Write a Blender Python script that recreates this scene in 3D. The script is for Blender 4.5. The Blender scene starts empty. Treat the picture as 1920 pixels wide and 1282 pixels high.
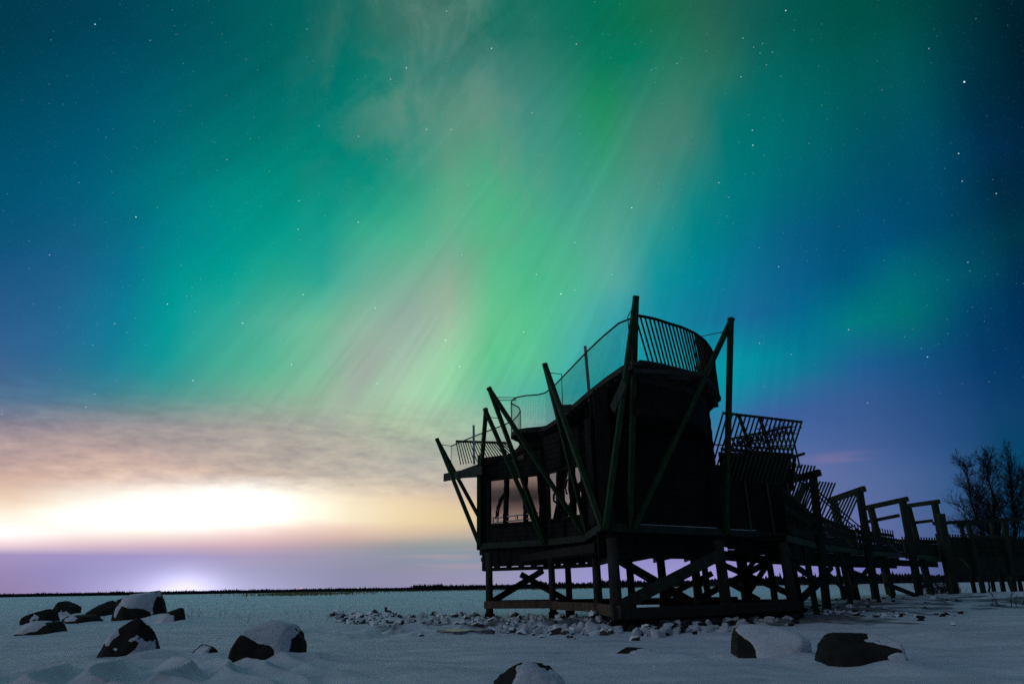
import bpy, math, random
import numpy as np
from mathutils import Vector, Matrix
random.seed(7); np.random.seed(7)
R = math.radians
C = bpy.context.scene
COL = C.collection

# ------------------------------------------------------------------ camera
F, TH, RO, CH = 1280.0, R(19.85), R(0.92), 0.85      # focal length in photo pixels, pitch, roll, height (m)
cam_d = bpy.data.cameras.new('camera'); cam_d.sensor_width = 36; cam_d.lens = 24.0
cam_d.clip_start = 0.05; cam_d.clip_end = 20000
cam = bpy.data.objects.new('camera', cam_d); COL.objects.link(cam); C.camera = cam
_fw = Vector((0, math.cos(TH), math.sin(TH))); _up = Vector((0, -math.sin(TH), math.cos(TH))); _rt = Vector((1, 0, 0))
_r = _rt*math.cos(RO) - _up*math.sin(RO); _u = _rt*math.sin(RO) + _up*math.cos(RO)
cam.matrix_world = Matrix(((_r.x, _u.x, -_fw.x, 0), (_r.y, _u.y, -_fw.y, 0), (_r.z, _u.z, -_fw.z, CH), (0, 0, 0, 1)))
C.view_settings.view_transform = 'Standard'; C.view_settings.look = 'None'
C.view_settings.exposure = 0.0; C.view_settings.gamma = 1.0
C.cycles.use_denoising = False

def ray(x, y):                                        # direction seen at a place of the photograph (1920 wide)
    u, v = x-960.0, y-641.0
    u, v = u*math.cos(RO)-v*math.sin(RO), u*math.sin(RO)+v*math.cos(RO)
    return Vector((u, F*math.cos(TH)+v*math.sin(TH), F*math.sin(TH)-v*math.cos(TH)))
def at(x, y, Y):                                      # the point Y metres in front of the camera
    d = ray(x, y); k = Y/d.y
    return Vector((d.x*k, Y, CH+d.z*k))
def atz(x, y, Z):                                     # the point at height Z
    d = ray(x, y); k = (Z-CH)/d.z
    return Vector((d.x*k, d.y*k, Z))
def pix(az, el):                                      # numpy: direction -> place in the photograph
    dx, dy, dz = np.sin(az)*np.cos(el), np.cos(az)*np.cos(el), np.sin(el)
    f = dy*math.cos(TH)+dz*math.sin(TH); up = -dy*math.sin(TH)+dz*math.cos(TH)
    f = np.where(f < 0.05, 0.05, f)
    u, v = dx/f*F, -up/f*F
    u, v = u*math.cos(RO)+v*math.sin(RO), -u*math.sin(RO)+v*math.cos(RO)
    return u+960, v+641

# ------------------------------------------------------------------ world: night sky with aurora, city glow, thin cloud and stars
XS = np.array([0, 160, 320, 480, 640, 800, 960, 1120, 1280, 1440, 1600, 1760, 1920.])
SKY = [
 (770, [(106,120,146),(104,126,140),(114,144,142),(140,160,148),(164,180,158),(166,196,165),(120,176,155),(60,150,160),(20,140,160),(60,96,158),(60,92,148),(36,78,130),(8,58,98)]),
 (800, [(146,136,148),(150,140,148),(150,148,150),(158,158,152),(166,168,156),(166,188,160),(140,176,158),(80,145,160),(50,130,162),(70,102,162),(66,95,150),(40,80,132),(4,60,97)]),
 (830, [(160,144,150),(168,150,150),(166,154,154),(168,160,154),(168,166,155),(166,176,158),(150,176,160),(100,140,160),(80,120,165),(80,108,165),(72,98,152),(44,82,134),(0,62,96)]),
 (890, [(206,172,160),(212,180,166),(204,178,168),(196,178,166),(184,174,164),(180,176,168),(170,160,160),(140,140,165),(115,120,165),(100,115,165),(88,108,160),(60,92,142),(0,64,96)]),
 (930, [(236,204,176),(252,244,230),(290,285,275),(290,285,275),(246,228,200),(224,200,170),(200,180,160),(150,145,165),(120,122,168),(105,116,168),(92,110,160),(64,94,144),(0,64,96)]),
 (965, [(254,240,220),(300,292,282),(330,322,310),(320,312,300),(256,246,216),(240,214,162),(220,196,156),(160,150,170),(125,125,175),(115,120,175),(98,112,165),(70,96,144),(6,62,94)]),
 (1000,[(280,272,268),(256,242,232),(256,246,236),(246,214,208),(225,190,175),(212,188,160),(190,175,160),(150,145,180),(130,128,182),(122,122,180),(104,112,170),(74,96,146),(10,60,92)]),
 (1022,[(250,222,230),(232,200,210),(224,188,200),(216,180,190),(184,166,170),(146,154,155),(136,150,158),(140,140,185),(132,130,188),(128,126,188),(110,114,176),(78,96,148),(12,58,90)]),
 (1036,[(172,154,200),(164,152,202),(162,152,200),(176,160,190),(162,158,180),(138,152,166),(132,148,164),(140,140,190),(138,134,192),(134,130,192),(112,114,180),(80,96,148),(14,56,88)]),
 (1075,[(152,136,182),(144,140,194),(166,162,210),(158,158,194),(146,146,176),(150,146,170),(150,148,178),(150,146,204),(156,148,208),(148,142,204),(116,118,184),(84,96,148),(18,54,84)]),
 (1104,[(150,130,172),(146,138,190),(196,190,232),(170,168,208),(150,148,184),(150,146,178),(152,148,184),(156,150,208),(160,150,210),(150,144,204),(118,118,184),(84,96,148),(20,52,82)]),
]
SKY_HI = [   # the upper sky: elevation row of the photograph, then (column, r, g, b)
 (40, [(0, 0, 58, 78), (200, 0, 64, 86), (400, 0, 82, 90), (560, 0, 96, 92), (660, 6, 106, 98), (720, 52, 112, 100), (780, 70, 116, 104), (860, 60, 112, 100), (910, 12, 108, 94), (1000, 24, 112, 94), (1080, 0, 108, 90), (1180, 10, 112, 78), (1250, 26, 108, 78), (1320, 34, 100, 80), (1390, 26, 92, 80), (1430, 6, 88, 86), (1560, 0, 82, 72), (1700, 0, 66, 62), (1800, 0, 46, 52), (1920, 0, 24, 36)]),
 (120, [(0, 0, 64, 84), (200, 0, 74, 96), (400, 0, 88, 98), (560, 0, 106, 100), (680, 0, 116, 104), (725, 30, 122, 108), (780, 60, 126, 116), (880, 52, 124, 114), (960, 62, 126, 114), (1040, 40, 122, 108), (1090, 20, 120, 90), (1150, 0, 122, 90), (1220, 6, 122, 100), (1290, 50, 122, 96), (1370, 44, 110, 92), (1410, 4, 100, 96), (1540, 0, 92, 86), (1700, 0, 74, 76), (1800, 0, 48, 62), (1920, 0, 26, 38)]),
 (200, [(0, 0, 70, 94), (200, 0, 82, 108), (400, 0, 102, 106), (560, 0, 114, 108), (700, 0, 126, 112), (750, 46, 132, 116), (820, 84, 138, 120), (920, 84, 142, 124), (1000, 60, 136, 126), (1065, 50, 136, 118), (1110, 20, 146, 86), (1160, 46, 130, 108), (1250, 66, 130, 110), (1310, 60, 124, 108), (1360, 4, 112, 106), (1480, 0, 104, 104), (1620, 0, 84, 90), (1740, 0, 66, 78), (1830, 0, 38, 58), (1920, 0, 26, 46)]),
 (280, [(0, 0, 76, 104), (200, 0, 88, 114), (360, 0, 112, 116), (560, 0, 128, 116), (720, 0, 132, 116), (780, 50, 142, 126), (830, 92, 148, 128), (900, 82, 160, 126), (980, 66, 146, 128), (1060, 48, 144, 128), (1110, 36, 158, 106), (1160, 60, 140, 120), (1260, 82, 136, 118), (1310, 40, 124, 116), (1350, 0, 118, 114), (1480, 0, 106, 110), (1620, 0, 82, 100), (1740, 0, 66, 88), (1830, 0, 46, 74), (1920, 0, 26, 48)]),
 (360, [(0, 2, 80, 112), (160, 0, 94, 122), (320, 0, 122, 128), (480, 0, 140, 128), (660, 4, 142, 124), (760, 36, 154, 128), (830, 90, 166, 134), (900, 78, 176, 130), (980, 74, 166, 132), (1060, 60, 154, 138), (1130, 64, 160, 130), (1200, 76, 148, 132), (1260, 70, 144, 132), (1300, 0, 128, 126), (1400, 0, 114, 122), (1540, 0, 92, 112), (1680, 0, 70, 102), (1780, 0, 58, 84), (1850, 0, 40, 60), (1920, 0, 30, 52)]),
 (440, [(0, 8, 82, 118), (160, 16, 94, 128), (300, 0, 118, 136), (400, 0, 146, 140), (520, 0, 152, 138), (610, 12, 150, 138), (650, 56, 162, 138), (760, 64, 180, 140), (850, 104, 176, 144), (900, 84, 182, 132), (960, 70, 180, 132), (1060, 68, 170, 138), (1150, 88, 162, 146), (1210, 74, 160, 148), (1250, 0, 140, 140), (1350, 0, 122, 134), (1480, 8, 92, 128), (1620, 0, 74, 112), (1740, 0, 64, 96), (1830, 0, 54, 74), (1920, 0, 44, 58)]),
 (520, [(0, 28, 86, 130), (160, 30, 98, 138), (270, 0, 120, 142), (330, 0, 152, 146), (440, 0, 158, 146), (500, 44, 164, 136), (580, 16, 158, 144), (650, 80, 170, 148), (760, 120, 176, 150), (850, 146, 172, 150), (910, 96, 184, 138), (980, 72, 184, 136), (1080, 78, 180, 142), (1150, 96, 172, 158), (1195, 70, 156, 160), (1240, 0, 142, 152), (1340, 0, 126, 148), (1430, 20, 100, 144), (1560, 0, 84, 128), (1680, 0, 94, 106), (1760, 0, 90, 98), (1850, 0, 50, 84), (1920, 0, 38, 70)]),
 (600, [(0, 44, 92, 140), (200, 24, 110, 148), (250, 0, 142, 152), (340, 0, 156, 152), (450, 64, 170, 150), (600, 110, 182, 150), (700, 146, 180, 156), (790, 150, 168, 168), (850, 160, 190, 160), (920, 100, 194, 142), (1000, 84, 190, 140), (1080, 80, 178, 160), (1180, 40, 150, 170), (1280, 10, 128, 156), (1380, 30, 104, 150), (1500, 0, 104, 144), (1620, 0, 126, 124), (1700, 0, 116, 112), (1780, 4, 76, 116), (1860, 0, 52, 90), (1920, 0, 44, 84)]),
 (680, [(0, 60, 98, 144), (180, 34, 116, 150), (240, 10, 144, 154), (340, 20, 156, 150), (420, 76, 172, 148), (520, 84, 178, 146), (610, 126, 188, 154), (680, 158, 172, 162), (740, 160, 184, 168), (800, 166, 206, 174), (850, 140, 206, 158), (920, 92, 196, 142), (1000, 90, 190, 146), (1060, 70, 172, 162), (1180, 20, 150, 165), (1370, 6, 150, 164), (1440, 0, 140, 154), (1520, 6, 122, 146), (1580, 24, 98, 148), (1620, 30, 92, 146), (1740, 16, 76, 126), (1850, 6, 58, 102), (1920, 0, 50, 92)]),
 (740, [(0, 80, 108, 144), (160, 64, 120, 144), (260, 64, 140, 146), (340, 76, 152, 146), (460, 110, 172, 146), (560, 132, 184, 150), (640, 156, 184, 160), (690, 166, 184, 166), (760, 166, 204, 172), (840, 146, 206, 164), (900, 104, 186, 154), (1000, 80, 176, 158), (1100, 30, 156, 162), (1300, 0, 142, 160), (1375, 0, 156, 166), (1410, 20, 130, 160), (1460, 50, 104, 158), (1600, 54, 92, 146), (1760, 30, 76, 128), (1920, 4, 54, 94)]),
]
def s2l(c):
    c = np.asarray(c, float)/255.0
    return np.where(c <= 0.04045, c/12.92, ((c+0.055)/1.055)**2.4)
XF = np.arange(0, 1921, 40.0)
def row_hi(r):
    a = np.array(r[1], float); return [np.interp(XF, a[:, 0], a[:, k]) for k in (1, 2, 3)]
def row_lo(r):
    a = np.array(r[1], float); return [np.interp(XF, XS, a[:, k]) for k in range(3)]
YS = np.array([r[0] for r in SKY_HI]+[r[0] for r in SKY], float)
GRID = np.array([np.stack(row_hi(r), -1) for r in SKY_HI]+[np.stack(row_lo(r), -1) for r in SKY])   # rows x cols x 3
XS = XF
GRID[:7, 42:] *= 1.14
GRID[-4:, :21] *= .965
def cubic(t): return t*t*(3-2*t)
def sky_at(az, el):                                   # degrees -> linear colour
    x, y = pix(np.array(R(az)), np.array(R(max(el, -0.2))))
    x, y = float(x), float(y)
    xi = min(max(x, 0), 1919.9); yi = min(max(y, 40), 1103.9)
    i = max(int(np.searchsorted(YS, yi, 'right')-1), 0); i = min(max(i, 0), len(YS)-2)
    j = int(np.searchsorted(XS, xi, 'right')-1); j = min(max(j, 0), len(XS)-2)
    ty = (yi-YS[i])/(YS[i+1]-YS[i]); tx = (xi-XS[j])/(XS[j+1]-XS[j])
    g = GRID
    c = (g[i, j]*(1-tx)+g[i, j+1]*tx)*(1-ty) + (g[i+1, j]*(1-tx)+g[i+1, j+1]*tx)*ty
    return s2l(c)
# what the frame does not show: a dark blue zenith, a faint lilac glow of another town behind the photographer
def sky_out(az, el):
    zen = np.array((0.104, 0.150, 0.236)); back = np.array((0.036, 0.066, 0.105)); low = np.array((0.07, 0.08, 0.115))
    left = np.array((0.78, 0.62, 0.58)); right = np.array((0.010, 0.030, 0.070))
    a = abs(az)
    side = left if az < 0 else right
    w = min(max((a-70)/60.0, 0), 1); w = cubic(w)
    hor = side*(1-w) + low*w
    mid = (np.array((0.02, 0.10, 0.17)) if az < 0 else np.array((0.0, 0.022, 0.05)))*(1-w) + back*w
    e = max(el, 0)
    t = cubic(min(e/22.0, 1)); u = cubic(min(max((e-25)/45.0, 0), 1))
    c = hor*(1-t)+mid*t
    c = c*(1-u)+zen*u
    if az < -95 and 3.0 < e < 14:                     # bands of lit cloud added out of view for the panes to reflect
            g = math.exp(-((az+126)/24.0)**2)
            b = math.exp(-((e-9.0)/0.8)**2)*1.0 + math.exp(-((e-5.6)/0.6)**2)*1.15
            c = c*(1-.8*g)
            c = c + np.array((1.0, 0.62, 0.50))*b*g*0.95
    return c
AZ = [-180, -138, -120, -72] + list(np.linspace(-47, 47, 26)) + [80, 180]
EL = [-1, 0.3, 0.8, 1.6, 2.6, 3.2, 3.6, 4.0, 4.6, 5.4, 6.2, 7.0, 7.8, 8.6, 9.4, 10.4, 11.6, 12.8, 14, 15.5, 17, 18.7, 20.5, 22.3, 24.2, 26.2, 28.2, 30.3, 32.4, 34.6, 36.8, 39, 41.5, 44, 47, 56, 70, 90]
def sky_mix(az, el):
    x, y = pix(np.array(R(az)), np.array(R(max(el, 0))))
    a = abs(az); over = max(a-47.0, 0)/26.0
    over = max(over, max(el-47.5, 0)/16.0)
    w = cubic(min(over, 1))
    return sky_at(max(-47, min(47, az)), min(el, 60))*(1-w) + sky_out(az, el)*w if w < 1 else sky_out(az, el)

W = bpy.data.worlds.new('World'); C.world = W; W.use_nodes = True
nt = W.node_tree; nt.nodes.clear()
def N(t, **k):
    n = nt.nodes.new(t)
    for a, b in k.items(): setattr(n, a, b)
    return n
def put(s, v):
    if hasattr(v, 'is_output') or isinstance(v, bpy.types.NodeSocket): nt.links.new(v, s)
    else: s.default_value = v
def M(op, a, b=None, c=None, clamp=False):
    n = N('ShaderNodeMath', operation=op, use_clamp=clamp)
    put(n.inputs[0], a)
    if b is not None: put(n.inputs[1], b)
    if c is not None: put(n.inputs[2], c)
    return n.outputs[0]
def VM(op, a, b=None):
    n = N('ShaderNodeVectorMath', operation=op); put(n.inputs[0], a)
    if b is not None: put(n.inputs[1], b)
    return n
def mixc(f, a, b, bt='MIX'):
    n = N('ShaderNodeMix', data_type='RGBA', blend_type=bt)
    put(n.inputs[0], f); put(n.inputs[6], a); put(n.inputs[7], b)
    return n.outputs[2]
def mrange(v, a, b, c, d, it='SMOOTHSTEP'):
    n = N('ShaderNodeMapRange', interpolation_type=it)
    for k, q in enumerate((v, a, b, c, d)): put(n.inputs[k], q)
    return n.outputs[0]
def comb(x, y, z):
    n = N('ShaderNodeCombineXYZ'); put(n.inputs[0], x); put(n.inputs[1], y); put(n.inputs[2], z); return n.outputs[0]
def noise(vec, scale, detail=4, rough=.55, dist=0.0):
    n = N('ShaderNodeTexNoise'); put(n.inputs['Vector'], vec)
    n.inputs['Scale'].default_value = scale; n.inputs['Detail'].default_value = detail
    n.inputs['Roughness'].default_value = rough; n.inputs['Distortion'].default_value = dist
    return n.outputs['Fac']
tc = N('ShaderNodeTexCoord'); D = VM('NORMALIZE', tc.outputs['Generated']).outputs[0]
sp = N('ShaderNodeSeparateXYZ'); put(sp.inputs[0], D)
azr = M('ARCTAN2', sp.outputs[0], sp.outputs[1]); elr = M('ARCSINE', sp.outputs[2])
az = M('MULTIPLY', azr, 180/math.pi); el0 = M('MULTIPLY', elr, 180/math.pi)
# large slow ripples break the smooth bands of the cloud deck
rip = noise(comb(M('MULTIPLY', az, .05), M('MULTIPLY', el0, .22), 3.1), 1.0, 6, .6, .0)
ripm = M('MULTIPLY', mrange(el0, 2.9, 6.0, 0, 1), mrange(el0, 11, 17, 1, 0))
el = M('ADD', el0, M('MULTIPLY', M('MULTIPLY', M('SUBTRACT', rip, .5), 2.4), ripm))
azf = M('ADD', M('ADD', mrange(az, -47, 47, .1, .9, 'LINEAR'), mrange(az, -180, -47, -.1, 0, 'LINEAR')), mrange(az, 47, 180, 0, .1, 'LINEAR'))
col = None
for i, e in enumerate(EL):
    rp = N('ShaderNodeValToRGB'); cr = rp.color_ramp; cr.interpolation = 'LINEAR'
    pts = [(float(np.interp(a, [-180, -47, 47, 180], [0, .1, .9, 1])), sky_mix(a, e)) for a in AZ]
    pts[0] = (pts[0][0], pts[-1][1])
    while len(cr.elements) > 1: cr.elements.remove(cr.elements[-1])
    cr.elements[0].position = pts[0][0]; cr.elements[0].color = (*pts[0][1], 1)
    for p, c in pts[1:]:
        q = cr.elements.new(p); q.color = (*c, 1)
    put(rp.inputs[0], azf)
    if col is None: col = rp.outputs[0]
    else: col = mixc(mrange(el, EL[i-1], e, 0, 1, 'LINEAR'), col, rp.outputs[0])
# aurora rays: streaks running towards the magnetic zenith
mz = ray(1600, -560).normalized(); e1 = mz.orthogonal().normalized(); e2 = mz.cross(e1)
ang = M('ARCTAN2', VM('DOT_PRODUCT', D, tuple(e2)).outputs['Value'], VM('DOT_PRODUCT', D, tuple(e1)).outputs['Value'])
rad = VM('DOT_PRODUCT', D, tuple(mz)).outputs['Value']
rays = noise(comb(M('MULTIPLY', ang, 9.0), M('MULTIPLY', rad, 2.2), 0.0), 1.0, 5, .55, .25)
fine = noise(comb(M('MULTIPLY', ang, 34.0), M('MULTIPLY', rad, 2.6), 5.0), 1.0, 3, .5, .2)
fine2 = noise(comb(M('MULTIPLY', ang, 62.0), M('MULTIPLY', rad, 5.0), 8.0), 1.0, 3, .5, .3)
amask = M('MULTIPLY', mrange(el0, 9.5, 15, 0, 1), mrange(el0, 50, 75, 1, 0))
amask = M('MULTIPLY', amask, M('MULTIPLY', mrange(az, -44, -22, .25, 1), mrange(az, 8, 34, 1, .25)))
rk = M('ADD', M('MULTIPLY', M('SUBTRACT', rays, .5), .18), M('ADD', M('MULTIPLY', M('SUBTRACT', fine, .5), .26), M('MULTIPLY', M('MULTIPLY', M('SUBTRACT', fine2, .5), .34), M('MULTIPLY', mrange(el0, 15, 27, 1, .1), mrange(az, -30, -14, .1, 1)))))
gain = M('MULTIPLY_ADD', rk, amask, 1.0)
col = mixc(1.0, col, comb(gain, gain, gain), 'MULTIPLY')
def streak(x, y, wid, elc, els, fac, c):              # single rays, each along the line it follows
    global col
    d = ray(x, y).normalized(); a0 = math.atan2(d.dot(e2), d.dot(e1))
    w_ = M('MULTIPLY', M('WRAP', M('SUBTRACT', ang, a0), math.pi, -math.pi), 1/wid); e_ = M('MULTIPLY', M('SUBTRACT', el0, elc), 1/els)
    k_ = M('EXPONENT', M('MULTIPLY', M('ADD', M('MULTIPLY', w_, w_), M('MULTIPLY', e_, e_)), -1.0))
    col = mixc(M('MULTIPLY', k_, fac), col, (*s2l(c), 1))
streak(662, 690, .016, 15.5, 2.2, .45, (162, 190, 164))
streak(690, 690, .018, 16.5, 3.0, .45, (156, 164, 160))
streak(735, 680, .014, 16.5, 2.6, .40, (150, 190, 164))
streak(790, 690, .022, 16.0, 2.6, .40, (170, 214, 178))
# pinkish veil of high cloud in the upper middle of the aurora and thin bars low in the sky
veil = noise(comb(M('ADD', M('MULTIPLY', az, .15), M('MULTIPLY', el0, .05)), M('ADD', M('MULTIPLY', el0, .13), M('MULTIPLY', az, -.06)), 9.0), 1.0, 9, .62, .35)
def blob(a0, e0, sa, se):
    x = M('MULTIPLY', M('SUBTRACT', az, a0), 1/sa); y = M('MULTIPLY', M('SUBTRACT', el0, e0), 1/se)
    return M('EXPONENT', M('MULTIPLY', M('ADD', M('MULTIPLY', x, x), M('MULTIPLY', y, y)), -1.0))
vm = M('MAXIMUM', blob(-8, 42, 8, 10), blob(-3, 34, 6, 8))
vg = M('MULTIPLY', mrange(veil, .40, .68, .0, 1), M('MULTIPLY', vm, mrange(az, 3, 9, 1, 0)))
col = mixc(M('MULTIPLY', vg, .62), col, (*s2l((112, 152, 136)), 1))
# mottled cloud deck over the glow
cl = noise(comb(M('MULTIPLY', az, .26), M('MULTIPLY', el0, .85), 1.7), 1.0, 9, .68, .12)
cm = M('MULTIPLY', mrange(el0, 6.2, 8.6, 0, 1), mrange(el0, 11.0, 16.0, 1, 0))
cm = M('MULTIPLY', cm, mrange(az, 3, 16, 1, 0))
cl2 = noise(comb(M('MULTIPLY', az, .55), M('MULTIPLY', el0, 1.7), 6.2), 1.0, 7, .62, .25)
cl = M('ADD', M('MULTIPLY', cl, .62), M('MULTIPLY', cl2, .40))
cg = M('MULTIPLY_ADD', M('MULTIPLY', M('SUBTRACT', cl, .475), 1.55), cm, 1.0)
col = mixc(1.0, col, comb(cg, M('POWER', cg, .95), M('POWER', cg, .66)), 'MULTIPLY')
# thin lit bars of cloud: one to the right of the hut, some under the glow
bars = noise(comb(M('MULTIPLY', az, .10), M('MULTIPLY', el0, 2.6), 4.4), 1.0, 4, .55, .3)
b1 = M('MULTIPLY', blob(25.2, 8.9, 2.0, .36), mrange(bars, .35, .6, .2, 1))
col = mixc(M('MULTIPLY', b1, .55), col, (.26, .18, .36, 1))
b2 = M('MULTIPLY', M('MULTIPLY', blob(-5, 2.6, 6.5, 1.3), mrange(bars, .55, .68, 0, 1)), .5)
col = mixc(b2, col, (.44, .33, .36, 1))
glow = M('ADD', M('MULTIPLY', blob(-24.6, 0.2, 2.3, 1.3), .55), M('MULTIPLY', blob(-25.5, 0, 7, 2.2), .16))
col = mixc(1.0, col, mixc(glow, (0, 0, 0, 1), (.72, .70, .95, 1)), 'ADD')
# stars
smask = mrange(el0, 7, 19, 0, 1)
def voro(scale, thr, power):
    v = N('ShaderNodeTexVoronoi'); v.feature = 'F1'; put(v.inputs['Vector'], D); v.inputs['Scale'].default_value = scale; thr *= .72
    s = mrange(v.outputs['Distance'], 0, thr, 1, 0)
    cs = N('ShaderNodeSeparateXYZ'); put(cs.inputs[0], v.outputs['Color'])
    return M('MULTIPLY', s, M('POWER', cs.outputs[0], power))
st = M('ADD', M('MULTIPLY', voro(52, .080, 3.6), 1.3), M('MULTIPLY', voro(100, .13, 1.6), .22))
st = M('ADD', st, M('MULTIPLY', voro(330, .55, 2.0), .018))
st = M('MULTIPLY', st, smask)
for (x, y, b, r_) in [(1808,154,2.0,.0022),(1052,551,1.8,.0018),(178,46,1.3,.0016),(255,407,1.4,.0016),(800,243,1.0,.0015),(1739,669,1.2,.0015),(1460,500,1.0,.0014),(1591,618,1.0,.0014),(1804,340,.9,.0015),(1868,363,.8,.0015),(672,256,.9,.0014),(314,570,1.0,.0015),(866,478,.8,.0014),(1147,515,.9,.0014),(1413,89,.5,.0014),(1430,82,.5,.0013),(1448,98,.5,.0013),(1437,122,.5,.0013),(1425,100,.4,.0013),(1393,72,.7,.0014),(215,607,.7,.0014),(93,478,.7,.0014),(161,763,.8,.0014)]:
    dn = VM('DISTANCE', D, tuple(ray(x, y).normalized()))
    st = M('ADD', st, M('MULTIPLY', mrange(dn.outputs['Value'], 0, r_*.64, 1, 0), b*.85))
col = mixc(1.0, col, mixc(st, (0, 0, 0, 1), (.80, .92, 1.0, 1)), 'ADD')
bg = N('ShaderNodeBackground'); put(bg.inputs[0], col); bg.inputs[1].default_value = 1.0
wo = N('ShaderNodeOutputWorld'); nt.links.new(bg.outputs[0], wo.inputs[0])

# added weak, very soft fill sun from behind left, to give the snow form
sd_ = bpy.data.lights.new('soft_fill', 'SUN'); sd_.energy = .26; sd_.angle = R(22); sd_.color = (.80, .92, 1.0)
so = bpy.data.objects.new('soft_fill', sd_); COL.objects.link(so)
_d = Vector((math.sin(R(-118))*math.cos(R(24)), math.cos(R(-118))*math.cos(R(24)), math.sin(R(24)))); so.rotation_euler = _d.to_track_quat('Z', 'Y').to_euler()

# ------------------------------------------------------------------ helpers
def tag(o, label=None, cat=None, group=None, kind=None):
    if label: o['label'] = label
    if cat: o['category'] = cat
    if group: o['group'] = group
    if kind: o['kind'] = kind
    return o
def empty(name, loc, label, cat, group=None):
    o = bpy.data.objects.new(name, None); COL.objects.link(o); o.location = loc
    o.empty_display_size = .2
    return tag(o, label, cat, group)
def root_loc(p):
    v = Vector((0, 0, 0))
    while p is not None: v = v + Vector(p.location); p = p.parent
    return v
class MB:
    def __init__(s): s.v, s.f, s.m = [], [], []
    def add(s, vs, fs, mi=0):
        k = len(s.v); s.v += [tuple(p) for p in vs]; s.f += [tuple(k+i for i in f) for f in fs]; s.m += [mi]*len(fs); return s
    def beam(s, a, b, w, h, up=(0, 0, 1), mi=0):
        a, b = Vector(a), Vector(b); d = (b-a).normalized(); up = Vector(up)
        if abs(d.dot(up)) > .97: up = Vector((0, 1, 0)) if abs(d.y) < .9 else Vector((1, 0, 0))
        x = d.cross(up).normalized()*(w/2); z = x.cross(d).normalized()*(h/2)
        vs = [p+i*x+j*z for p in (a, b) for (i, j) in ((-1, -1), (1, -1), (1, 1), (-1, 1))]
        return s.add(vs, [(0, 1, 2, 3), (7, 6, 5, 4), (0, 4, 5, 1), (1, 5, 6, 2), (2, 6, 7, 3), (3, 7, 4, 0)], mi)
    def tube(s, pts, rads, n=6, cap=True, mi=0):
        pts = [Vector(p) for p in pts]; k = len(s.v); N_ = len(pts)
        if not hasattr(rads, '__len__'): rads = [rads]*N_
        ref = None; rings = []
        for i, p in enumerate(pts):
            d = (pts[min(i+1, N_-1)]-pts[max(i-1, 0)]).normalized()
            if ref is None: ref = d.orthogonal().normalized()
            x = (ref-d*ref.dot(d)); x = x.normalized() if x.length > 1e-6 else d.orthogonal().normalized()
            ref = x; y = d.cross(x)
            rings.append([p+(x*math.cos(2*math.pi*q/n)+y*math.sin(2*math.pi*q/n))*rads[i] for q in range(n)])
        vs = [v for r_ in rings for v in r_]; fs = []
        for i in range(N_-1):
            for q in range(n): fs.append((i*n+q, i*n+(q+1) % n, (i+1)*n+(q+1) % n, (i+1)*n+q))
        if cap: fs += [tuple(range(n-1, -1, -1)), tuple((N_-1)*n+q for q in range(n))]
        return s.add(vs, fs, mi)
    def prism(s, poly, z0, z1, mi=0):                 # poly: list of (x, y[, ...]); z0/z1 number or list
        n = len(poly); a = z0 if hasattr(z0, '__len__') else [z0]*n; b = z1 if hasattr(z1, '__len__') else [z1]*n
        vs = [(p[0], p[1], a[i]) for i, p in enumerate(poly)]+[(p[0], p[1], b[i]) for i, p in enumerate(poly)]
        fs = [tuple(range(n-1, -1, -1)), tuple(range(n, 2*n))]+[(i, (i+1) % n, n+(i+1) % n, n+i) for i in range(n)]
        return s.add(vs, fs, mi)
    def build(s, name, mat, parent=None, smooth=False):
        me = bpy.data.meshes.new(name); L = root_loc(parent) if parent else Vector((0, 0, 0))
        me.from_pydata([(p[0]-L.x, p[1]-L.y, p[2]-L.z) for p in s.v], [], s.f)
        mats = mat if isinstance(mat, (list, tuple)) else [mat]
        for m_ in mats: me.materials.append(m_)
        if len(mats) > 1: me.polygons.foreach_set('material_index', s.m)
        if smooth: me.polygons.foreach_set('use_smooth', [True]*len(me.polygons))
        me.update()
        o = bpy.data.objects.new(name, me); COL.objects.link(o)
        if parent: o.parent = parent
        return o

# numpy value noise
_P = np.random.permutation(4096); _G = np.random.rand(4096)
def vnoise(x, y, z=0.0):
    x, y = np.asarray(x, float), np.asarray(y, float); z = np.asarray(z, float)+0*x
    xi, yi, zi = np.floor(x).astype(int), np.floor(y).astype(int), np.floor(z).astype(int)
    fx, fy, fz = x-xi, y-yi, z-zi
    fx, fy, fz = fx*fx*(3-2*fx), fy*fy*(3-2*fy), fz*fz*(3-2*fz)
    def h(a, b, c): return _G[_P[(_P[(_P[a & 4095]+b) & 4095]+c) & 4095]]
    def L(a, b, t): return a+(b-a)*t
    return L(L(L(h(xi, yi, zi), h(xi+1, yi, zi), fx), L(h(xi, yi+1, zi), h(xi+1, yi+1, zi), fx), fy),
             L(L(h(xi, yi, zi+1), h(xi+1, yi, zi+1), fx), L(h(xi, yi+1, zi+1), h(xi+1, yi+1, zi+1), fx), fy), fz)
def fbm(x, y, z=0.0, o=4):
    s, a, t = 0, .5, 0
    for i in range(o):
        s = s+a*vnoise(x*2**i+17*i, y*2**i+5*i, np.asarray(z)*2**i); t += a; a *= .5
    return s/t-.5

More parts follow.
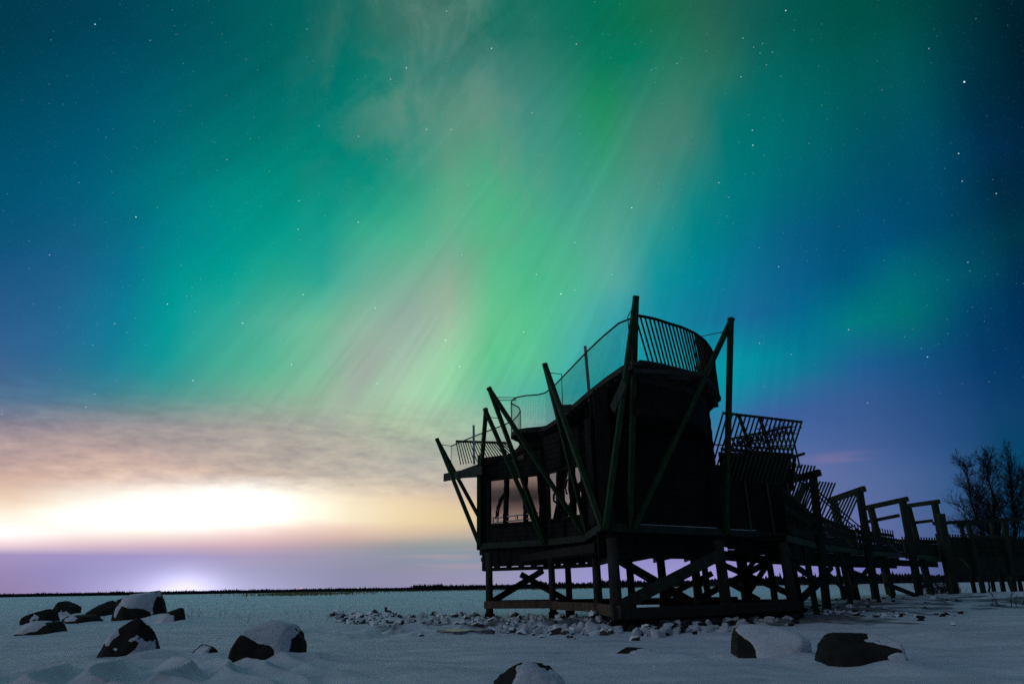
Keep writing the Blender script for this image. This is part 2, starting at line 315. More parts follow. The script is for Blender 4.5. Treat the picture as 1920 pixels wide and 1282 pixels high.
# ------------------------------------------------------------------ materials
def mat(name, base, rough=.8, kind='wood', spec=.3, scale=6.0, var=.45, bump=.3, metal=0.0):
    m = bpy.data.materials.new(name); m.use_nodes = True; t = m.node_tree; b = t.nodes['Principled BSDF']
    b.inputs['Roughness'].default_value = rough; b.inputs['Specular IOR Level'].default_value = spec; b.inputs['Metallic'].default_value = metal
    co = t.nodes.new('ShaderNodeTexCoord'); n1 = t.nodes.new('ShaderNodeTexNoise'); mp = t.nodes.new('ShaderNodeMapping')
    t.links.new(co.outputs['Object'], mp.inputs[0]); t.links.new(mp.outputs[0], n1.inputs['Vector'])
    n1.inputs['Scale'].default_value = scale; n1.inputs['Detail'].default_value = 6; n1.inputs['Roughness'].default_value = .65
    if kind == 'wood': mp.inputs['Scale'].default_value = (1, 1, .35)
    rp = t.nodes.new('ShaderNodeValToRGB'); t.links.new(n1.outputs['Fac'], rp.inputs[0])
    a = [max(c*(1-var), 0) for c in base]; d = [min(c*(1+var), 1) for c in base]
    rp.color_ramp.elements[0].position = .3; rp.color_ramp.elements[0].color = (*a, 1)
    rp.color_ramp.elements[1].position = .7; rp.color_ramp.elements[1].color = (*d, 1)
    t.links.new(rp.outputs[0], b.inputs['Base Color'])
    if bump:
        n2 = t.nodes.new('ShaderNodeTexNoise'); t.links.new(mp.outputs[0], n2.inputs['Vector'])
        n2.inputs['Scale'].default_value = scale*5; n2.inputs['Detail'].default_value = 5
        bp = t.nodes.new('ShaderNodeBump'); bp.inputs['Strength'].default_value = bump; bp.inputs['Distance'].default_value = .02
        t.links.new(n2.outputs['Fac'], bp.inputs['Height']); t.links.new(bp.outputs[0], b.inputs['Normal'])
    return m
M_tar = mat('tarred_wood', (.008, .008, .0075), .75, spec=.15, var=.8)
M_slat = mat('green_slat_timber', (.045, .075, .045), .8, spec=.2)
M_deck = mat('weathered_deck_wood', (.030, .029, .027), .85, spec=.2)
M_green = mat('green_stained_timber', (.010, .040, .012), .7, spec=.25, scale=9, var=.6)
M_rim = mat('grey_green_timber', (.028, .035, .026), .8, spec=.2, scale=9)
M_sill = mat('brown_timber', (.085, .062, .045), .85, spec=.2, scale=7)
M_pile = mat('pile_timber', (.030, .029, .024), .85, spec=.2)
M_walk = mat('dark_walkway_timber', (.020, .030, .022), .85, spec=.15)
M_walkrim = mat('paler_walkway_timber', (.05, .075, .05), .85, spec=.15)  # paler walkway timber for edge beams, battens and knee braces
M_steel = mat('galvanised_steel', (.30, .34, .37), .45, 'metal', .5, 20, .15, .05, .6)
M_rod = mat('dark_steel', (.03, .032, .035), .5, 'metal', .4, 20, .2, .05, .5)
M_wire = mat('wire', (.05, .06, .065), .5, 'metal', .4, 20, .2, 0, .5)
M_rock = mat('boulder_granite', (.019, .018, .016), .9, 'rock', .2, 3.0, .6, .8)
M_bark = mat('dark_bark', (.012, .012, .012), .9, 'rock', .1, 5, .4, .3)
M_forest = mat('distant_conifers', (.012, .016, .020), .95, 'rock', .0, .1, .5, 0)
M_reed = mat('dry_reed', (.17, .14, .055), .9, 'rock', .1, 2, .4, 0)
M_twig = mat('brown_twigs', (.045, .036, .026), .9, 'rock', .1, 4, .4, 0)
M_vine = mat('dry_vine', (.016, .020, .014), .9, 'rock', .1, 4, .4, 0)
M_white = mat('pale_reflected_line', (.55, .57, .52), .7, 'wood', .3, 8, .1, .1)  # colour of the reflected lines in the left window
# window glass: dark, mirror-like
M_glass = bpy.data.materials.new('dark_mirror_glass'); M_glass.use_nodes = True
_t = M_glass.node_tree; _b = _t.nodes['Principled BSDF']
_b.inputs['Base Color'].default_value = (.31, .31, .32, 1); _b.inputs['Metallic'].default_value = 1.0; _b.inputs['Roughness'].default_value = .03
_n = _t.nodes.new('ShaderNodeTexNoise'); _n.inputs['Scale'].default_value = 1.3; _bp = _t.nodes.new('ShaderNodeBump'); _bp.inputs['Strength'].default_value = .05
_co = _t.nodes.new('ShaderNodeTexCoord'); _t.links.new(_co.outputs['Object'], _n.inputs['Vector'])
_t.links.new(_n.outputs['Fac'], _bp.inputs['Height']); _t.links.new(_bp.outputs[0], _b.inputs['Normal'])
# snow
def snow_mat(name, field=False):
    m = bpy.data.materials.new(name); m.use_nodes = True; t = m.node_tree; b = t.nodes['Principled BSDF']
    b.inputs['Roughness'].default_value = .7; b.inputs['Specular IOR Level'].default_value = .06
    co = t.nodes.new('ShaderNodeTexCoord')
    n1 = t.nodes.new('ShaderNodeTexNoise'); n1.inputs['Scale'].default_value = 1.5; n1.inputs['Detail'].default_value = 8; n1.inputs['Roughness'].default_value = .62
    mp0 = t.nodes.new('ShaderNodeMapping'); mp0.inputs['Rotation'].default_value = (0, 0, R(-24)); mp0.inputs['Scale'].default_value = (.35, 1.0, 1)
    t.links.new(co.outputs['Object'], mp0.inputs[0]); t.links.new(mp0.outputs[0], n1.inputs['Vector'])
    rp = t.nodes.new('ShaderNodeValToRGB'); t.links.new(n1.outputs['Fac'], rp.inputs[0])
    rp.color_ramp.elements[0].position = .3; rp.color_ramp.elements[0].color = (.55, .58, .64, 1)
    rp.color_ramp.elements[1].position = .7; rp.color_ramp.elements[1].color = (.87, .89, .94, 1)
    gr = t.nodes.new('ShaderNodeTexNoise'); gr.inputs['Scale'].default_value = 55; gr.inputs['Detail'].default_value = 6; gr.inputs['Roughness'].default_value = .8
    t.links.new(co.outputs['Object'], gr.inputs['Vector'])
    gm = t.nodes.new('ShaderNodeMapRange'); t.links.new(gr.outputs['Fac'], gm.inputs[0])
    for k_, v_ in ((1, .3), (2, .7), (3, .74), (4, 1.14)): gm.inputs[k_].default_value = v_
    cb = t.nodes.new('ShaderNodeMix'); cb.data_type = 'RGBA'; cb.blend_type = 'MULTIPLY'; cb.inputs[0].default_value = 1
    t.links.new(rp.outputs[0], cb.inputs[6]); t.links.new(gm.outputs[0], cb.inputs[7]); colr = cb.outputs[2]
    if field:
        a1 = t.nodes.new('ShaderNodeAttribute'); a1.attribute_name = 'far_tint'; m1 = t.nodes.new('ShaderNodeMix'); m1.data_type = 'RGBA'
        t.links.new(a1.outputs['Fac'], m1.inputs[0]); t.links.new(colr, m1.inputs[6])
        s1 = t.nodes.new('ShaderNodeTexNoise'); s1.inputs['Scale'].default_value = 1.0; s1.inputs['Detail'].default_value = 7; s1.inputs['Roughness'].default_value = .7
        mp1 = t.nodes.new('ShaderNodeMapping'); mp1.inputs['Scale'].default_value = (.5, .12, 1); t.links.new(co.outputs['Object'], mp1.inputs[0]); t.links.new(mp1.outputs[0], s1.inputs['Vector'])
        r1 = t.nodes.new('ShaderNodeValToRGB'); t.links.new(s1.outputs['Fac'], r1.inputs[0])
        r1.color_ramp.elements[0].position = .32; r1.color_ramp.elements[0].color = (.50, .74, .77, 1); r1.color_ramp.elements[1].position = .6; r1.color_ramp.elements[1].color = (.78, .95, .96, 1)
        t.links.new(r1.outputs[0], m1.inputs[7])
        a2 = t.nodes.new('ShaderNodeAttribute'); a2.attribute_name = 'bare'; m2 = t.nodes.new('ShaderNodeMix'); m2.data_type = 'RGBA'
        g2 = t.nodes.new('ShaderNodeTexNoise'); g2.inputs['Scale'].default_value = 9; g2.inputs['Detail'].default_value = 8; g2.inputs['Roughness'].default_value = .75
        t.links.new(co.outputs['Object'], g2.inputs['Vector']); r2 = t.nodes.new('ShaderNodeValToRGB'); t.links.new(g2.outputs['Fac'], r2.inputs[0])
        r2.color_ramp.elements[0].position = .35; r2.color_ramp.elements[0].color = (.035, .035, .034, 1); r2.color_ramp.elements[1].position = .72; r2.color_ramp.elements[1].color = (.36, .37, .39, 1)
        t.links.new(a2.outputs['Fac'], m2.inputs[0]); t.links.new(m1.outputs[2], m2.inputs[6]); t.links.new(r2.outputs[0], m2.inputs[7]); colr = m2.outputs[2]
    t.links.new(colr, b.inputs['Base Color'])
    n2 = t.nodes.new('ShaderNodeTexNoise'); n2.inputs['Scale'].default_value = 14; n2.inputs['Detail'].default_value = 9; n2.inputs['Roughness'].default_value = .7
    mp = t.nodes.new('ShaderNodeMapping'); mp.inputs['Rotation'].default_value = (0, 0, R(-20)); mp.inputs['Scale'].default_value = (.45, 1.0, 1)
    t.links.new(co.outputs['Object'], mp.inputs[0]); t.links.new(mp.outputs[0], n2.inputs['Vector'])
    bp = t.nodes.new('ShaderNodeBump'); bp.inputs['Strength'].default_value = .9; bp.inputs['Distance'].default_value = .05
    t.links.new(n2.outputs['Fac'], bp.inputs['Height']); t.links.new(bp.outputs[0], b.inputs['Normal'])
    return m
M_snow = snow_mat('snow')
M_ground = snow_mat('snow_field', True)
# rock lightly dusted with snow on the faces that look up
M_dusted = bpy.data.materials.new('snow_dusted_rock'); M_dusted.use_nodes = True
_t = M_dusted.node_tree; _b = _t.nodes['Principled BSDF']; _b.inputs['Roughness'].default_value = .8
_g = _t.nodes.new('ShaderNodeNewGeometry'); _s = _t.nodes.new('ShaderNodeSeparateXYZ'); _t.links.new(_g.outputs['Normal'], _s.inputs[0])
_n = _t.nodes.new('ShaderNodeTexNoise'); _n.inputs['Scale'].default_value = 7; _n.inputs['Detail'].default_value = 6; _t.links.new(_g.outputs['Position'], _n.inputs['Vector'])
_a = _t.nodes.new('ShaderNodeMath'); _a.operation = 'MULTIPLY_ADD'; _a.inputs[1].default_value = 1.4; _t.links.new(_n.outputs['Fac'], _a.inputs[0]); _t.links.new(_s.outputs[2], _a.inputs[2])
_rp = _t.nodes.new('ShaderNodeValToRGB'); _t.links.new(_a.outputs[0], _rp.inputs[0])
_rp.color_ramp.elements[0].position = .98; _rp.color_ramp.elements[0].color = (.045, .045, .044, 1)
_rp.color_ramp.elements[1].position = 1.22; _rp.color_ramp.elements[1].color = (.78, .81, .84, 1)
_t.links.new(_rp.outputs[0], _b.inputs['Base Color'])
M_ice = mat('bare_ice', (.16, .17, .20), .42, 'rock', .5, 6, .5, .25)
M_red = bpy.data.materials.new('red_lamp'); M_red.use_nodes = True
_b = M_red.node_tree.nodes['Principled BSDF']; _b.inputs['Base Color'].default_value = (.5, .02, .02, 1)
_b.inputs['Emission Color'].default_value = (1, .12, .12, 1); _b.inputs['Emission Strength'].default_value = 6

# ------------------------------------------------------------------ ground
BOULDERS = []      # filled below: (x, y, a, b, c) for the drifts around them
def boulder_spec(px0, px1, top, base, zg=0.0):
    p = atz((px0+px1)/2, base, zg); dep = math.sqrt((p.x)**2+p.y**2)
    s = p.y*math.cos(TH)+(zg-CH)*math.sin(TH); s /= F
    return p, (px1-px0)/2*s, (base-top)*s*1.06
# (name, photo left, right, top, base, snow direction (right, towards camera, up), snow amount, label, yaw)
BL = [   # name, photo left, right, top, base, patches of snow (direction, threshold, noise), label
 ('boulder', 42, 108, 1141, 1171, [((-.1, -.95, .35), .93, .35)], 'bare dark boulder at the far left with one small snow spot on its face'),
 ('boulder', 98, 152, 1126, 1156, [((.25, -.8, -.45), .72, .3)], 'dark humped boulder with snow under its right flank, right behind the far left one'),
 ('boulder', 112, 192, 1152, 1170, [((-.3, -.9, .4), .94, .3)], 'low flat dark boulder in front of the humped one at the left'),
 ('boulder', 30, 134, 1163, 1192, [((-.45, -.55, .75), .62, .4)], 'low boulder at the far left edge with a snowy back and a dark front lip'),
 ('boulder', 163, 236, 1125, 1156, [((-.5, -.8, -.2), .90, .4)], 'dark boulder leaning against the left side of the tall snow-capped one'),
 ('boulder', 214, 314, 1107, 1164, [((.05, -.75, .55), .60, .7)], 'tall boulder with a broad smooth snow cap reaching up to the horizon'),
 ('boulder', 288, 352, 1139, 1170, [((-.45, -.85, -.05), .50, .3)], 'dark boulder tucked against the right foot of the tall snow-capped one'),
 ('boulder', 186, 300, 1158, 1234, [((.72, -.62, -.25), .76, .5), ((-.50, -.6, .65), .88, 1.0)], 'steep dark boulder with a bare front face and snow on its right flank'),
 ('boulder', 360, 414, 1207, 1230, [((-.25, -.85, .40), .48, .2)], 'small snow-covered boulder just left of the big snowy one in the foreground'),
 ('boulder', 424, 570, 1165, 1242, [((.05, -.40, .88), .50, 1.0), ((.70, -.66, .12), .64, .5), ((-.30, -.90, -.30), .86, .4)], 'big rounded boulder covered in snow with dark hollows, standing alone in the left foreground'),
 ('boulder', 915, 1062, 1237, 1320, [((.35, -.95, .05), .42, .3)], 'half buried boulder with a bare dark crest at the bottom edge of the photo'),
 ('boulder', 1150, 1236, 1211, 1227, [((.35, -.95, .0), .55, .3)], 'thin dark boulder crest barely rising from the snow in front of the hut'),
 ('boulder', 1356, 1508, 1172, 1234, [((.38, -.60, .60), .12, .55)], 'boulder under a thick white snow dome with its bare left end showing'),
 ('boulder', 1526, 1704, 1184, 1250, [((.92, -.2, .40), .62, .8)], 'large bare dark boulder with a snowy right shoulder in the right foreground'),
]
for b in BL:
    p, a, c = boulder_spec(*b[1:5]); BOULDERS.append((p.x, p.y, a, c))
def g(x, y):
    x = np.asarray(x, float); y = np.asarray(y, float)
    r = np.sqrt(x*x+y*y); near = np.exp(-(r/70.0)**2)
    h = (.10*fbm(x/5.0, y/7.0, 0, 3)+.12*fbm((x*.8+y*.45)/.75, (y*.8-x*.45)/2.4, 4, 5)*np.exp(-(r/24.0)**2))*near
    # wind-packed ridges low in the left foreground
    w = np.exp(-((x+4.2)/1.9)**2-((y-8.0)/1.7)**2)
    q = (x*.72+y*.50)/.46+1.6*fbm(x/1.2, y/1.2, 2, 2)
    h = h+w*.20*(np.abs(((q) % 1.0)-.5)*2)**1.5
    w = np.exp(-((x-6.2)/3.5)**2-((y-11.4)/.55)**2)
    h = h+w*.10
    for (bx, by, a, c) in BOULDERS:
        h = h+.10*c*np.exp(-((x-bx-.5*a)/(1.5*a))**2-((y-by-a)/(1.1*a))**2) + .13*c*np.exp(-((x-bx-.75*a)/(.6*a))**2-((y-by+.05*a)/(.5*a))**2) - .06*c*np.exp(-((x-bx+1.25*a)/(.4*a))**2-((y-by-.5*a)/(a))**2) + .07*c*np.exp(-((x-bx-1.7*a)/(1.1*a))**2-((y-by-.3*a)/(.5*a))**2)
    h = h+.10*np.exp(-((x-3.5)/4.5)**2-((y-18.2)/3.2)**2)
    bank = 1/(1+np.exp(-(x-9.5-.10*(y-20))/1.3))*1/(1+np.exp(-(y-19.5)/1.2))*np.exp(-((y-32)/22.0)**2)
    h = h+bank*(.30+.16*fbm(x/1.3, y/1.3, 8, 3))
    rub = np.exp(-((x-0.6)/5.5)**4-((y-17.2)/2.1)**2)
    h = h+1.35*rub*(1-np.exp(-((x+1.35)/1.1)**2-((y-13.6)/.9)**2))*.34*fbm(x/.55, y/.6, 6, 4)
    return h
rs = np.concatenate([np.linspace(.3, 5, 24)[:-1], np.geomspace(5, 45, 340)[:-1], np.geomspace(45, 9000, 80)])
an = np.concatenate([np.linspace(R(-52), R(52), 560), np.linspace(R(52), R(308), 90)[1:-1]])
RR, AA = np.meshgrid(rs, an, indexing='ij')
X, Y = RR*np.sin(AA), RR*np.cos(AA); Z = g(X, Y)
na, nr = len(an), len(rs)
V = np.stack([X, Y, Z], -1).reshape(-1, 3)
i0 = (np.arange(nr-1)[:, None]*na+np.arange(na)[None, :]); j1 = (np.arange(nr-1)[:, None]*na+(np.arange(na)[None, :]+1) % na)
FQ = np.stack([i0, j1, j1+na, i0+na], -1).reshape(-1, 4)[:, ::-1]
cen = len(V); V = np.vstack([V, [[0, 0, float(g(0, 0))]]])
me = bpy.data.meshes.new('snow_ground')
nq = len(FQ); me.vertices.add(len(V)); me.vertices.foreach_set('co', V.ravel())
tri = np.stack([np.full(na, cen), (np.arange(na)+1) % na, np.arange(na)], -1)
me.loops.add(nq*4+na*3); me.loops.foreach_set('vertex_index', np.concatenate([FQ.ravel(), tri.ravel()]).astype(np.int32))
me.polygons.add(nq+na)
me.polygons.foreach_set('loop_start', np.concatenate([np.arange(nq)*4, nq*4+np.arange(na)*3]).astype(np.int32))
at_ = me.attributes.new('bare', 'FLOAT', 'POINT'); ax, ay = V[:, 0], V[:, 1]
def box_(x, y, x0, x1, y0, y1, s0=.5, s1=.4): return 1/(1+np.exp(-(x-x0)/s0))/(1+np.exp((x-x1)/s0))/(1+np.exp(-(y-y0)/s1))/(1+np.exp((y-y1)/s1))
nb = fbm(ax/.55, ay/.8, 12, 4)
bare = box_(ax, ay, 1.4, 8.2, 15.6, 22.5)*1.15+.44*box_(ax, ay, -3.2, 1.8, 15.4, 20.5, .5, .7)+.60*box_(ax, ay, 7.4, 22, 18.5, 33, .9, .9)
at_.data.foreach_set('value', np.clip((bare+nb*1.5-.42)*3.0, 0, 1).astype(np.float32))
at2 = me.attributes.new('far_tint', 'FLOAT', 'POINT')  # mask that tints the far snow paler and teal
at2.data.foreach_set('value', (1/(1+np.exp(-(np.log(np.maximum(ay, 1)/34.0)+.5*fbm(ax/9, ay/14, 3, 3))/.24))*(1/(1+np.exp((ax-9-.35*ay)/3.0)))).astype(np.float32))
me.update(calc_edges=True); me.validate()
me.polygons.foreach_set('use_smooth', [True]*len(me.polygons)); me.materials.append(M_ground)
go = bpy.data.objects.new('snow_ground', me); COL.objects.link(go); tag(go, kind='structure')
def gz(x, y): return float(g(x, y))

# bare ice in front of the rubble
pc = atz(868, 1185, 0); mb = MB(); ring = []
for k in range(28):
    a_ = 2*math.pi*k/28; rr = 1+.28*math.sin(3*a_+1)+.16*math.sin(7*a_)+.10*math.sin(11*a_+2)
    ring.append((pc.x+.52*rr*math.cos(a_), pc.y+.40*rr*math.sin(a_)))
zi = max(gz(x, y) for x, y in ring+[(pc.x, pc.y)])+.006
mb.prism(ring, zi-.25, zi); tag(mb.build('ice_patch', M_ice), kind='structure')

# ------------------------------------------------------------------ the hut
hut = empty('observation_hut', (2.5, 17.5, 0), 'black timber lookout hut on stilts with green leaning struts and a railed roof deck', 'hut')
ZL = 2.10
P0, P1, P2, P3 = [Vector((ray(x, 1020).x*Y/ray(x, 1020).y, Y, ZL)) for x, Y in ((902, 21.7), (1021, 20.5), (1098, 18.9), (1130, 15.36))]
P4 = atz(1358, 996, ZL)
A1 = atz(1492, 1003, ZL)
PB = Vector((P0.x-.2, P0.y+4.0, ZL)); PC = Vector((6.4, 23.5, ZL))
def off(p, q, d):                                     # shift to the left of p->q by d, horizontally
    n = Vector((-(q.y-p.y), q.x-p.x, 0)).normalized()*d
    return p+n, q+n
# rim beams (ledge) and the walls behind them
segs = [(PB, P0), (P0, P1), (P1, P2), (P2, P3), (P3, P4)]
for (p, q) in segs:
    a_, b_ = p.copy(), q.copy(); a_.z = b_.z = ZL-.02
    MB().beam(a_, b_, .10, .17).build('rim_beam', M_rim, hut)
def siding(name, p, q, z0, z1, inward, m, bh=.145):
    a_, b_ = off(p, q, inward); mb = MB(); n = int((z1-z0)/bh); L = (b_-a_).length
    c0, c1 = off(p, q, inward+.12)
    mb.beam((c0.x, c0.y, (z0+z1)/2), (c1.x, c1.y, (z0+z1)/2), .18, z1-z0)
    for i in range(n):
        z = z0+(i+.5)*(z1-z0)/n; dd = random.uniform(-.006, .006)
        e0, e1_ = off(p, q, inward+dd)
        mb.beam((e0.x, e0.y, z), (e1_.x, e1_.y, z+random.uniform(-.004, .004)), .05, (z1-z0)/n-.012)
    return mb.build(name, m, hut)
siding('wall', PB, P0, ZL+.06, 4.75, .12, M_tar)
siding('wall', P0, P1, ZL+.06, 4.80, .10, M_tar)
siding('wall', P1, P2, ZL+.06, 5.20, .10, M_tar)
siding('wall', P2, P3, ZL+.06, 5.25, .10, M_tar)
siding('wall', P3, P4, ZL+.06, 4.55, .22, M_tar)
siding('wall', P4, PC, ZL+.06, 5.25, .04, M_tar)
siding('wall', PC, PB, ZL+.06, 4.75, .25, M_tar)
# vertical battens and corner boards on the window side
for (p, q, ts, zt) in ((P0, P1, (.0, .99), 4.8), (P1, P2, (.5, .97), 5.15), (P2, P3, (.25, .5, .75, .97), 5.2)):
    for t in ts:
        c = p.lerp(q, t); n = off(p, q, .04)[0]-p; c = c+n
        MB().beam((c.x, c.y, ZL+.07), (c.x, c.y, zt), .10, .05).build('batten', M_tar, hut)
# skirt under the rim: boards, posts and a bottom rail with a strip of daylight between
for k, (p, q, zb) in enumerate(((P0, P1, 1.36), (P1, P2, 1.36), (P2, P3, 1.36))):
    a_, b_ = off(p, q, .16); mb = MB()
    n = 5
    for i in range(n):
        z0 = 1.48+(ZL+.06-1.48)*i/n; z1 = 1.48+(ZL+.06-1.48)*(i+1)/n-.008
        mb.beam((a_.x, a_.y, (z0+z1)/2), (b_.x, b_.y, (z0+z1)/2), .04, z1-z0)
    mb.build('skirt', M_tar, hut)
    mb = MB(); mb.beam((a_.x, a_.y, zb+.045), (b_.x, b_.y, zb+.045), .07, .10); mb.build('skirt_rail', M_tar, hut)
    m_ = 6 if k < 2 else 5
    for i in range(m_):
        c = a_.lerp(b_, (i+.1)/(m_-.8)); wd = random.uniform(.09, .22) if k < 2 else .3
        d = (b_-a_).normalized()*wd/2
        MB().beam((c.x-d.x, c.y-d.y, 1.72), (c.x+d.x, c.y+d.y, 1.72), .09, .70).build('skirt_post', M_tar, hut)
a_, b_ = off(P3, P4, .16)
mb = MB()
for i in range(5):
    z = 1.50+.115*i; mb.beam((a_.x, a_.y, z), (b_.x, b_.y, z), .04, .104)
mb.build('skirt', M_tar, hut)
# floor and its joists
flo = [(p.x, p.y) for p in (PB, P0+Vector((.3, .4, 0)), P1+Vector((.3, .35, 0)), P2+Vector((.3, .2, 0)), P3+Vector((.25, .35, 0)), P4+Vector((0, .35, 0)), PC)]
mb = MB(); mb.prism(flo, 1.78, 1.92); mb.build('floor', M_tar, hut)
mb = MB()
for i in range(9):
    t = i/8; a_ = P3.lerp(P4, t)+Vector((-.1, .45, 0)); b_ = PB.lerp(PC, t)+Vector((.1, -.3, 0))
    mb.beam((a_.x, a_.y, 1.68), (b_.x, b_.y, 1.68), .07, .19)
mb.build('joist', M_tar, hut)

# windows with crooked driftwood mullions
def wall_pt(p, q, t, z, d): c = p.lerp(q, t)+(off(p, q, d)[0]-p); return Vector((c.x, c.y, z))
def tcol(p, q, x):                                    # where along p-q the photo column x falls
    best, bt = 1e9, 0
    for i in range(401):
        t = i/400*1.1-.05; c = p.lerp(q, t)
        f_ = c.y*math.cos(TH)+(c.z-CH)*math.sin(TH); up = -c.y*math.sin(TH)+(c.z-CH)*math.cos(TH)
        u, v = c.x/f_*F, -up/f_*F; u = u*math.cos(RO)+v*math.sin(RO)
        if abs(u+960-x) < best: best, bt = abs(u+960-x), t
    return bt
def window(p, q, x0, x1, z0, z1, mulls, label):
    t0, t1 = tcol(p, q, x0), tcol(p, q, x1)
    fr = MB()
    for z in (z0-.03, z1+.03): fr.beam(wall_pt(p, q, t0-.01, z, .035), wall_pt(p, q, t1+.01, z, .035), .07, .06)
    for t in (t0-.012, t1+.012): fr.beam(wall_pt(p, q, t, z0-.055, .035), wall_pt(p, q, t, z1+.055, .035), .06, .06)
    o = fr.build('window', M_tar, hut); o['label'] = label
    pn = MB(); pn.beam(wall_pt(p, q, t0, (z0+z1)/2, .052), wall_pt(p, q, t1, (z0+z1)/2, .052), .02, z1-z0); pn.build('pane', M_glass, o)
    for pts, r_ in mulls:
        L = []
        for (x, f_) in pts: L.append(wall_pt(p, q, tcol(p, q, x), z0+(z1-z0)*f_, -.01))
        # smooth the crooked stem
        Q = []
        for i in range(len(L)-1):
            for k in range(5): Q.append(L[i].lerp(L[i+1], k/5)+Vector((random.uniform(-.008, .008), 0, 0)))
        Q.append(L[-1])
        MB().tube(Q, [r_*random.uniform(.85, 1.15) for _ in Q], 8).build('mullion', M_tar, o, True)
    return o, t0, t1
w1, t0, t1 = window(P0, P1, 919, 1019, 2.72, 4.02, [
    ([(947, -.02), (948, .3), (949, .6), (950, 1.02)], .060),
    ([(930, .12), (933, .35), (939, .55), (947, .68)], .03),
    ([(986, -.02), (985, .4), (986, .75), (988, 1.02)], .05),
    ([(1016, -.02), (1017, .3), (1016, .6), (1014, 1.02)], .06)], 'left-hand window showing pink and teal bands of sky')
mb = MB()  # pale bars stand in for bright lines reflected low in the pane
for z in (2.78, 2.92): mb.beam(wall_pt(P0, P1, t0+.02, z-.04, -.005), wall_pt(P0, P1, t1-.05, z+.03, -.005), .02, .022)
for x in (922, 931, 968, 996): t = tcol(P0, P1, x); mb.beam(wall_pt(P0, P1, t, 2.76, -.006), wall_pt(P0, P1, t, 2.95, -.006), .02, .03)
mb.build('reflected_line', M_white, w1)
w2, _, _ = window(P1, P2, 1031, 1096, 2.72, 4.02, [
    ([(1050, -.02), (1051, .3), (1049, .6), (1052, 1.02)], .05),
    ([(1050, .28), (1042, .38), (1042, .5), (1049, .62)], .03),
    ([(1049, .62), (1056, .8), (1058, 1.0)], .035),
    ([(1067, .46), (1065, .6), (1068, .75), (1075, .8)], .025),
    ([(1075, -.02), (1076, .4), (1074, .7), (1077, 1.02)], .06),
    ([(1078, .5), (1086, .6), (1094, .66)], .025)], 'right-hand window with forked driftwood mullions')

# roof deck: the edge is one line that sweeps from the low left end up to the front corner
RAILP = [(846, 836, 5.87), (866, 827.5, 5.88), (888, 818, 5.90), (910, 809.5, 5.92), (930, 802, 5.95), (948, 795, 6.0), (962, 788, 6.06), (971, 779, 6.2), (976, 769, 6.38), (972, 763, 6.46), (964, 759, 6.5), (958, 755.5, 6.52), (960, 750, 6.52), (968, 745, 6.52), (985, 741.5, 6.52), (1008, 740, 6.52), (1022, 736.5, 6.52), (1040, 722, 6.52), (1068, 693, 6.52), (1099, 660.5, 6.52), (1130, 631, 6.52), (1160, 606, 6.52), (1180, 598, 6.50)]
RH = 1.02
EDGE = [(1198, 678, 5.5), (1215, 680, 5.5), (1238, 684, 5.5), (1260, 690, 5.5), (1288, 697, 5.5), (1312, 706, 5.5), (1330, 717, 5.5), (1342, 731, 5.5), (1349, 747, 5.5)]
ED = [atz(*e)-Vector((0, 0, RH)) for e in RAILP]+[atz(*e) for e in EDGE]
NL = len(RAILP)                                               # first NL points belong to the left (wire) side
mb = MB()
inner = [Vector((max(p.x, -1.0)*.25+3.6, p.y*.2+17.5, p.z)) for p in ED]
back = [Vector((5.6, 21.5, 5.5)), Vector((5.2, 23.8, 5.3)), Vector((1.5, 25.6, 4.95)), Vector((-2.6, 26.0, 4.85))]
loop = ED+back; cN = len(loop); cc = Vector((3.0, 19.6, 5.45)); TK = .07
vs = [(p.x, p.y, p.z) for p in loop]+[(p.x, p.y, p.z-TK) for p in loop]+[tuple(cc), (cc.x, cc.y, cc.z-TK)]
fs = []
for i in range(cN):
    j = (i+1) % cN
    fs += [(i, 2*cN, j), (cN+j, 2*cN+1, cN+i), (i, j, cN+j, cN+i)]
mb.add(vs, fs); mb.build('roof_deck', M_deck, hut)
# edge board and joist ends under the deck
mb = MB()
for i in range(NL-1):
    a_, b_ = ED[i].copy(), ED[i+1].copy(); a_.z -= .10; b_.z -= .10; mb.beam(a_, b_, .045, .10)
mb.build('edge_board', M_rim, hut)
mb = MB()
for i in range(NL-1, len(ED)-1):
    a_, b_ = ED[i].copy(), ED[i+1].copy(); a_.z -= .04; b_.z -= .04; mb.beam(a_, b_, .06, .07)
mb.build('edge_board', M_rim, hut)
mb = MB()
def along(P, n):                                      # n points evenly spaced along a polyline
    d = [0]
    for i in range(len(P)-1): d.append(d[-1]+(P[i+1]-P[i]).length)
    out = []
    for k in range(n):
        t = d[-1]*k/(n-1); i = max(0, min(len(P)-2, int(np.searchsorted(d, t, 'right'))-1))
        out.append(P[i].lerp(P[i+1], (t-d[i])/max(d[i+1]-d[i], 1e-6)))
    return out
for p in along(ED[15:NL], 17):
    mb.beam((p.x+.02, p.y, p.z-.19), (p.x+1.6, p.y+.35, p.z-.19), .05, .10)
for p in along(ED[NL:], 12):
    c = (cc-p).normalized(); mb.beam((p.x+c.x*.06, p.y+c.y*.06, p.z-.15), (p.x+c.x*1.4, p.y+c.y*1.4, p.z-.15), .06, .13)
mb.build('roof_joist', M_deck, hut)
